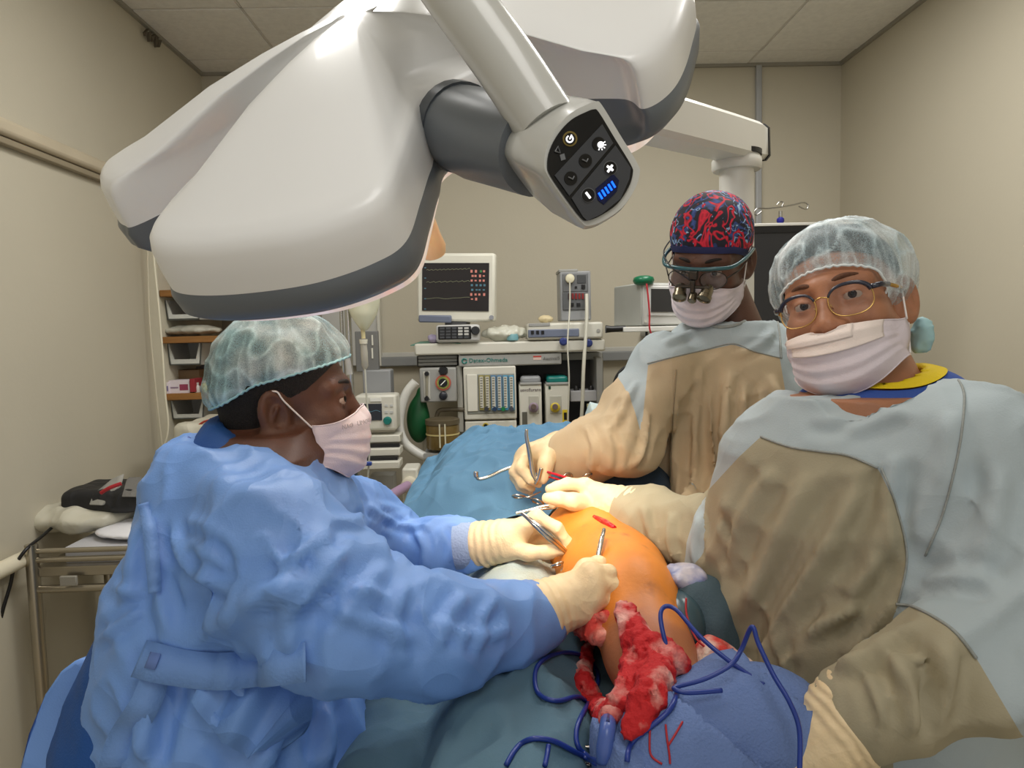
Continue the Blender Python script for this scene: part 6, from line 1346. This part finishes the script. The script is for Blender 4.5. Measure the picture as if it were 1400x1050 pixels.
# gauze
def gauzemat(name, a, b, pos):
    m = mat(name, a, rough=.8, vs=22, bump=1.0, bs=110, col2=b, detail=6, sss=.05); e = [n for n in m.node_tree.nodes if n.type == 'VALTORGB'][0].color_ramp.elements; e[0].position = pos; e[1].position = pos+.22; return m
gz_red = gauzemat('gauze_bloody', (190, 24, 30), (236, 190, 178), .51); gz_pale = gauzemat('gauze_stained', (206, 60, 52), (228, 206, 190), .36)
def gauze(name, chains, m, label, seed, h=.0032, amp=1.):
    C = []
    for pts, r in chains:
        p = lay([(x, y) for x, y in pts], .35*float(np.mean(r)), 3); C.append((p, np.interp(np.linspace(0, 1, len(p)), np.linspace(0, 1, len(np.atleast_1d(r))), np.atleast_1d(r))))
    al = np.concatenate([c[0] for c in C])
    def fn(p):
        d = None
        for pts, rs in C:
            e = chain(p, pts, rs, .006); d = e if d is None else smin(d, e, .01)
        n1 = pn((p+seed)*np.float32(32)); n2 = pn((p+seed)*np.float32(75)+n1[..., None]); return d+amp*(.007*(np.abs(n1)*2.0-.4)+.006*(np.abs(n2)*2.0-.35)+.003*pn((p+seed)*np.float32(150)))
    V, F = surfnet(fn, *grid(al.min(0)-.05, al.max(0)+.05, h)); V = smooth(V, F, 1, .3); N = normals(V, F); V = V+N*(.0012*pn(V*220))[:, None]
    o = obj(name, V, F, m, None, smooth=180); tag(o, label, 'gauze', 'surgical gauze swabs'); return o
gauze('gauze_swab', [([(852, 835), (858, 852), (868, 872), (884, 893), (905, 903), (928, 914)], [.010, .013, .015, .02, .019, .012]), ([(900, 905), (898, 930), (886, 960), (874, 985), (864, 1006)], [.017, .018, .017, .013, .008]), ([(872, 885), (864, 930), (850, 962), (836, 982)], [.014, .014, .012, .009])], gz_red, 'large blood-soaked gauze swab hanging over the calf of the orange leg', 3.)
gauze('gauze_swab', [([(838, 985), (815, 972), (798, 945), (797, 915), (806, 885)], [.013, .013, .013, .010, .008])], gz_red, 'narrow blood-stained gauze strip curving beside the calf on the teal drape', 8.)
gauze('gauze_swab', [([(793, 858), (808, 862), (822, 872)], [.012, .016, .012]), ([(808, 848), (825, 846)], [.009, .009])], gauzemat('gauze_pinkish', (214, 70, 62), (236, 176, 158), .42), 'pink crumpled gauze pad under the near gloved fist', 12.)
gq_ = lump('gauze_swab', P(990, 912, .87), (.040, .035, .032), gz_pale, None, None, 15, .5, 26, .004); tag(gq_, 'white and red gauze swab lying right of the calf by the blue cable', 'gauze', 'surgical gauze swabs')
gq_ = lump('gauze_swab', P(606, 803, 1.06), (.028, .024, .018), gz_pale, None, None, 18, .4, 30, .004); tag(gq_, 'small red and white gauze swab beside the pale towel', 'gauze', 'surgical gauze swabs')
# wounds
for L, r in (([(846, 826), (853, 840), (862, 862)], [.003, .006, .004]), ([(812, 706), (826, 714), (840, 722)], [.003, .0065, .004])):
    p = onto(bP, L, 4)
    if len(p) > 2: MB().tube(p, np.interp(np.linspace(0, 1, len(p)), np.linspace(0, 1, 3), r), 8).build('incision', MT('wound_red', (190, 14, 24), rough=.25, var=.3, vs=60, bump=.8, bs=150), pt, smooth=180)
lump('suction_pouch', P(935, 838, .95)+np.array([.0, .02, -.02]), (.035, .06, .045), mat('pouch_teal', (62, 84, 92), rough=.25, var=.2, vs=20), 'dark teal plastic pouch lying between the orange leg and the right surgeon', 'pouch', 81, .15, 14, .006)
lump('foil_wrap', P(938, 790, 1.0), (.032, .03, .02), mat('wrap_mixed', (196, 190, 196), rough=.35, col2=(70, 90, 150), vs=40), 'crumpled silvery wrapper beside the knee of the orange leg', 'wrapper', 83, .5, 34, .004)
lump('olive_bundle', P(955, 865, 1.0), (.06, .08, .09), mat('bundle_teal', (70, 90, 100), rough=.85, bump=.3, bs=300), 'bunched teal drape hanging between the leg and the right surgeon', 'drape', 87, .25, 12, .007)
# cables and sutures
cab = mat('cable_blue', (30, 56, 140), rough=.35); redc = mat('suture_red', (170, 20, 34), rough=.4)
def cable(name, L, r, m, label, cat='cable', Y=None, lift=None):
    p = lay(L, lift or r*1.2) if Y is None else pxpath(L, Y); return tag(MB().tube(p, r, 8).build(name, m, smooth=180), label, cat)
cable('blue_cable', [(805, 967), (791, 955), (762, 962), (737, 953), (731, 931), (737, 910), (762, 896), (791, 897), (812, 912), (818, 935), (803, 967), (789, 996), (790, 1025), (812, 1042), (822, 1046)], .0030, cab, 'blue cable coiled in a loop on the teal drape left of the calf')
cable('blue_cable', [(692, 1050), (708, 1024), (730, 1013), (758, 1017), (783, 1030), (815, 1047)], .0030, cab, 'blue cable arching along the bottom edge left of the blue pencil')
cable('blue_cable', [(745, 1050), (748, 1035), (750, 1022)], .0028, cab, 'short blue cable end standing at the bottom edge')
cable('blue_cable', [(918, 901, .80), (908, 872, .81), (903, 841, .83), (910, 829, .84), (926, 835, .83), (953, 866, .80), (983, 893, .78), (1014, 916, .76), (1045, 937, .74)], .0028, cab, 'blue cable looping over the orange calf towards the right surgeon', Y=1)
cable('blue_cable', [(1093, 1060, .66), (1093, 999, .68), (1080, 961, .69), (1057, 922, .71), (1037, 880, .73), (1028, 857, .74), (1014, 887, .75), (999, 909, .74), (964, 928, .735), (929, 938, .73), (922, 942, .725), (941, 947, .72), (987, 944, .725)], .0026, cab, 'blue cable rising in a sharp peak before the olive gown at the right', Y=1)
cable('blue_cable', [(857, 1045), (862, 1020), (885, 1000), (915, 975), (926, 950)], .0028, cab, 'blue cable running over the edge of the rolled blue towel')
cable('red_suture', [(938, 818, .93), (939, 841, .91), (951, 872, .88), (972, 890, .86), (996, 906, .84)], .0014, redc, 'red suture thread beside the knee of the orange leg', 'suture', Y=1)
for k, L in enumerate([[(889, 990), (888, 1015), (890, 1035), (905, 1046)], [(910, 992), (912, 1012), (915, 1032), (916, 1046)], [(933, 988), (924, 1004), (914, 1020)]]): cable('red_suture', L, .0011, redc, ['longest red suture thread curling on the rolled blue towel', 'straight red suture thread on the rolled blue towel', 'short slanting red suture thread on the rolled blue towel'][k], 'suture')
pen = thing('diathermy_pencil', 'blue diathermy pencil lying on the teal drape at the bottom edge', 'diathermy pencil', P(828, 1040, .8))
p = lay([(833, 972), (831, 995), (828, 1020), (823, 1050)], .008); MB().tube(p, np.interp(np.linspace(0, 1, len(p)), [0, .25, .8, 1], [.003, .0085, .009, .006]), 12).build('pencil_body', mat('pencil_blue', (74, 100, 172), rough=.3), pen, smooth=180); MB().tube(p[3:9]+np.array([0, -.003, .008]), .002, 6).build('pencil_switch', mat('switch_dark', (40, 52, 110), rough=.3), pen, smooth=180)
# ------------------------------------------------------------------ steel instruments
inst = mat('instrument_steel', (196, 190, 180), rough=.2, metal=1.)
def ringed(label, r1, r2, piv, tip, Y, rad=.011, t=.0022):
    o = thing('scissor_clamp', label, 'clamp', P(r1[0], r1[1], Y), 'steel ring-handled clamps')
    ps = P(piv[0], piv[1], Y)
    for q, s_ in ((r1, 1), (r2, -1)):
        c = P(q[0], q[1], Y); u = nrm(ps-c); w_ = nrm(np.cross(u, [0, .5, 1.]))
        MB().tube([c+rad*(math.cos(a)*u+math.sin(a)*w_) for a in np.linspace(0, 2*math.pi, 20, endpoint=False)], t, 8, closed=True).build('ring_handle', inst, o, smooth=180)
        MB().tube([c+u*rad, ps, ps+(P(tip[0], tip[1], Y)-ps)*1.+w_*.001*s_], [t, t*1.1, t*.5], 8).build('shank', inst, o, smooth=180)
    return o
ringed('ring-handled clamp lying on the blue drape under the middle surgeon hand', (709, 679), (735, 686), (722, 680), (740, 672), 1.36, .012)
ringed('ring-handled clamp beside the red cord behind the right surgeon hand', (776, 654), (802, 651), (772, 668), (752, 660), 1.38, .011)
ringed('ring-handled scissors on the pale towel between the two gloved hands', (762, 772), (775, 776), (790, 762), (800, 752), 1.08, .010)
p = lay([(805, 1037)], .004, 1) if False else [P(805, 1037, .8)]
ro = thing('scissors', 'steel scissors ring handle lying beside the blue diathermy pencil', 'scissors', P(805, 1050, .8)); c = lay([(803, 1037), (805, 1037), (807, 1037)], .004)[1]
MB().tube([c+.016*np.array([math.cos(a), math.sin(a)*.9, .1*math.sin(a)]) for a in np.linspace(0, 2*math.pi, 28, endpoint=False)], .002, 8, closed=True).build('ring_handle', inst, ro, smooth=180)
MB().tube([c+np.array([-.008, -.014, 0]), c+np.array([-.012, -.05, -.005]), c+np.array([-.005, -.09, -.01])], .002, 8).build('shank', inst, ro, smooth=180)
fo = thing('tissue_forceps', 'long steel tissue forceps held in the far gloved hand of the seated surgeon', 'forceps', P(790, 768, 1.1))
a, b_, c = P(713, 701, 1.095), P(750, 733, 1.085), P(790, 768, 1.10)
for s_ in (-1, 1): MB().tube([a, b_+np.array([0, 0, .004*s_]), c+np.array([0, 0, .0008*s_])], [.0028, .0040, .0012], 8).build('forceps_blade', inst, fo, smooth=180)
nd = thing('needle_driver', 'steel needle driver standing up from the near gloved fist', 'needle driver', P(815, 780, 1.0)); MB().tube([P(826, 723, 1.04), P(821, 745, 1.02), P(815, 780, 1.0), P(808, 800, 1.0)], [.0028, .0042, .0046, .004], 10).build('driver_shaft', mat('driver_steel', (216, 212, 204), rough=.25, metal=.9), nd, smooth=180); MB().tube([P(826, 724, 1.036), P(820, 748, 1.016)], .0018, 8).build('driver_jaw', inst, nd, smooth=180)
kl = thing('curved_clamp', 'curved steel clamp upright in the middle surgeon gloved hand', 'clamp', P(730, 660, 1.36)); MB().tube(pxpath([(720, 587), (720, 598), (724, 620), (728, 645), (733, 656)], 1.355), np.linspace(.003, .006, 33), 10).build('clamp_shaft', inst, kl, smooth=180); MB().tube(pxpath([(740, 640), (736, 655), (732, 662)], 1.35), .004, 8).build('clamp_arm', inst, kl, smooth=180)
rt = thing('retractor', 'steel hooked retractor lying on the blue drape left of the middle surgeon hand', 'retractor', P(660, 655, 1.42)); MB().tube(pxpath([(702, 638), (685, 644), (668, 652), (655, 655), (651, 650), (651, 645)], 1.40), [.0035]*30+[.005]*11, 10).build('retractor_rod', inst, rt, smooth=180)
cable('red_loop', [(748, 645), (765, 650), (782, 655), (800, 661)], .0022, mat('loop_red', (206, 20, 44), rough=.35), 'bright red vessel loop stretched between the two gloved hands', 'vessel loop', Y=1.35)
cable('red_loop', [(750, 652), (762, 655), (775, 660)], .0018, MT('wound_red', (190, 14, 24)), 'shorter dark red vessel loop under the bright red one', 'vessel loop', Y=1.35)
ti = thing('towel_clip', 'steel towel clip holding the edge of the blue drape', 'clip', P(730, 700, 1.3)); MB().tube(pxpath([(705, 702), (722, 698), (740, 693), (752, 691)], 1.27), .003, 8).build('clip_arm', inst, ti, smooth=180); MB().tube(pxpath([(722, 698), (738, 696), (754, 695)], 1.268), .0022, 8).build('clip_arm', inst, ti, smooth=180)
bpy.context.view_layer.update()
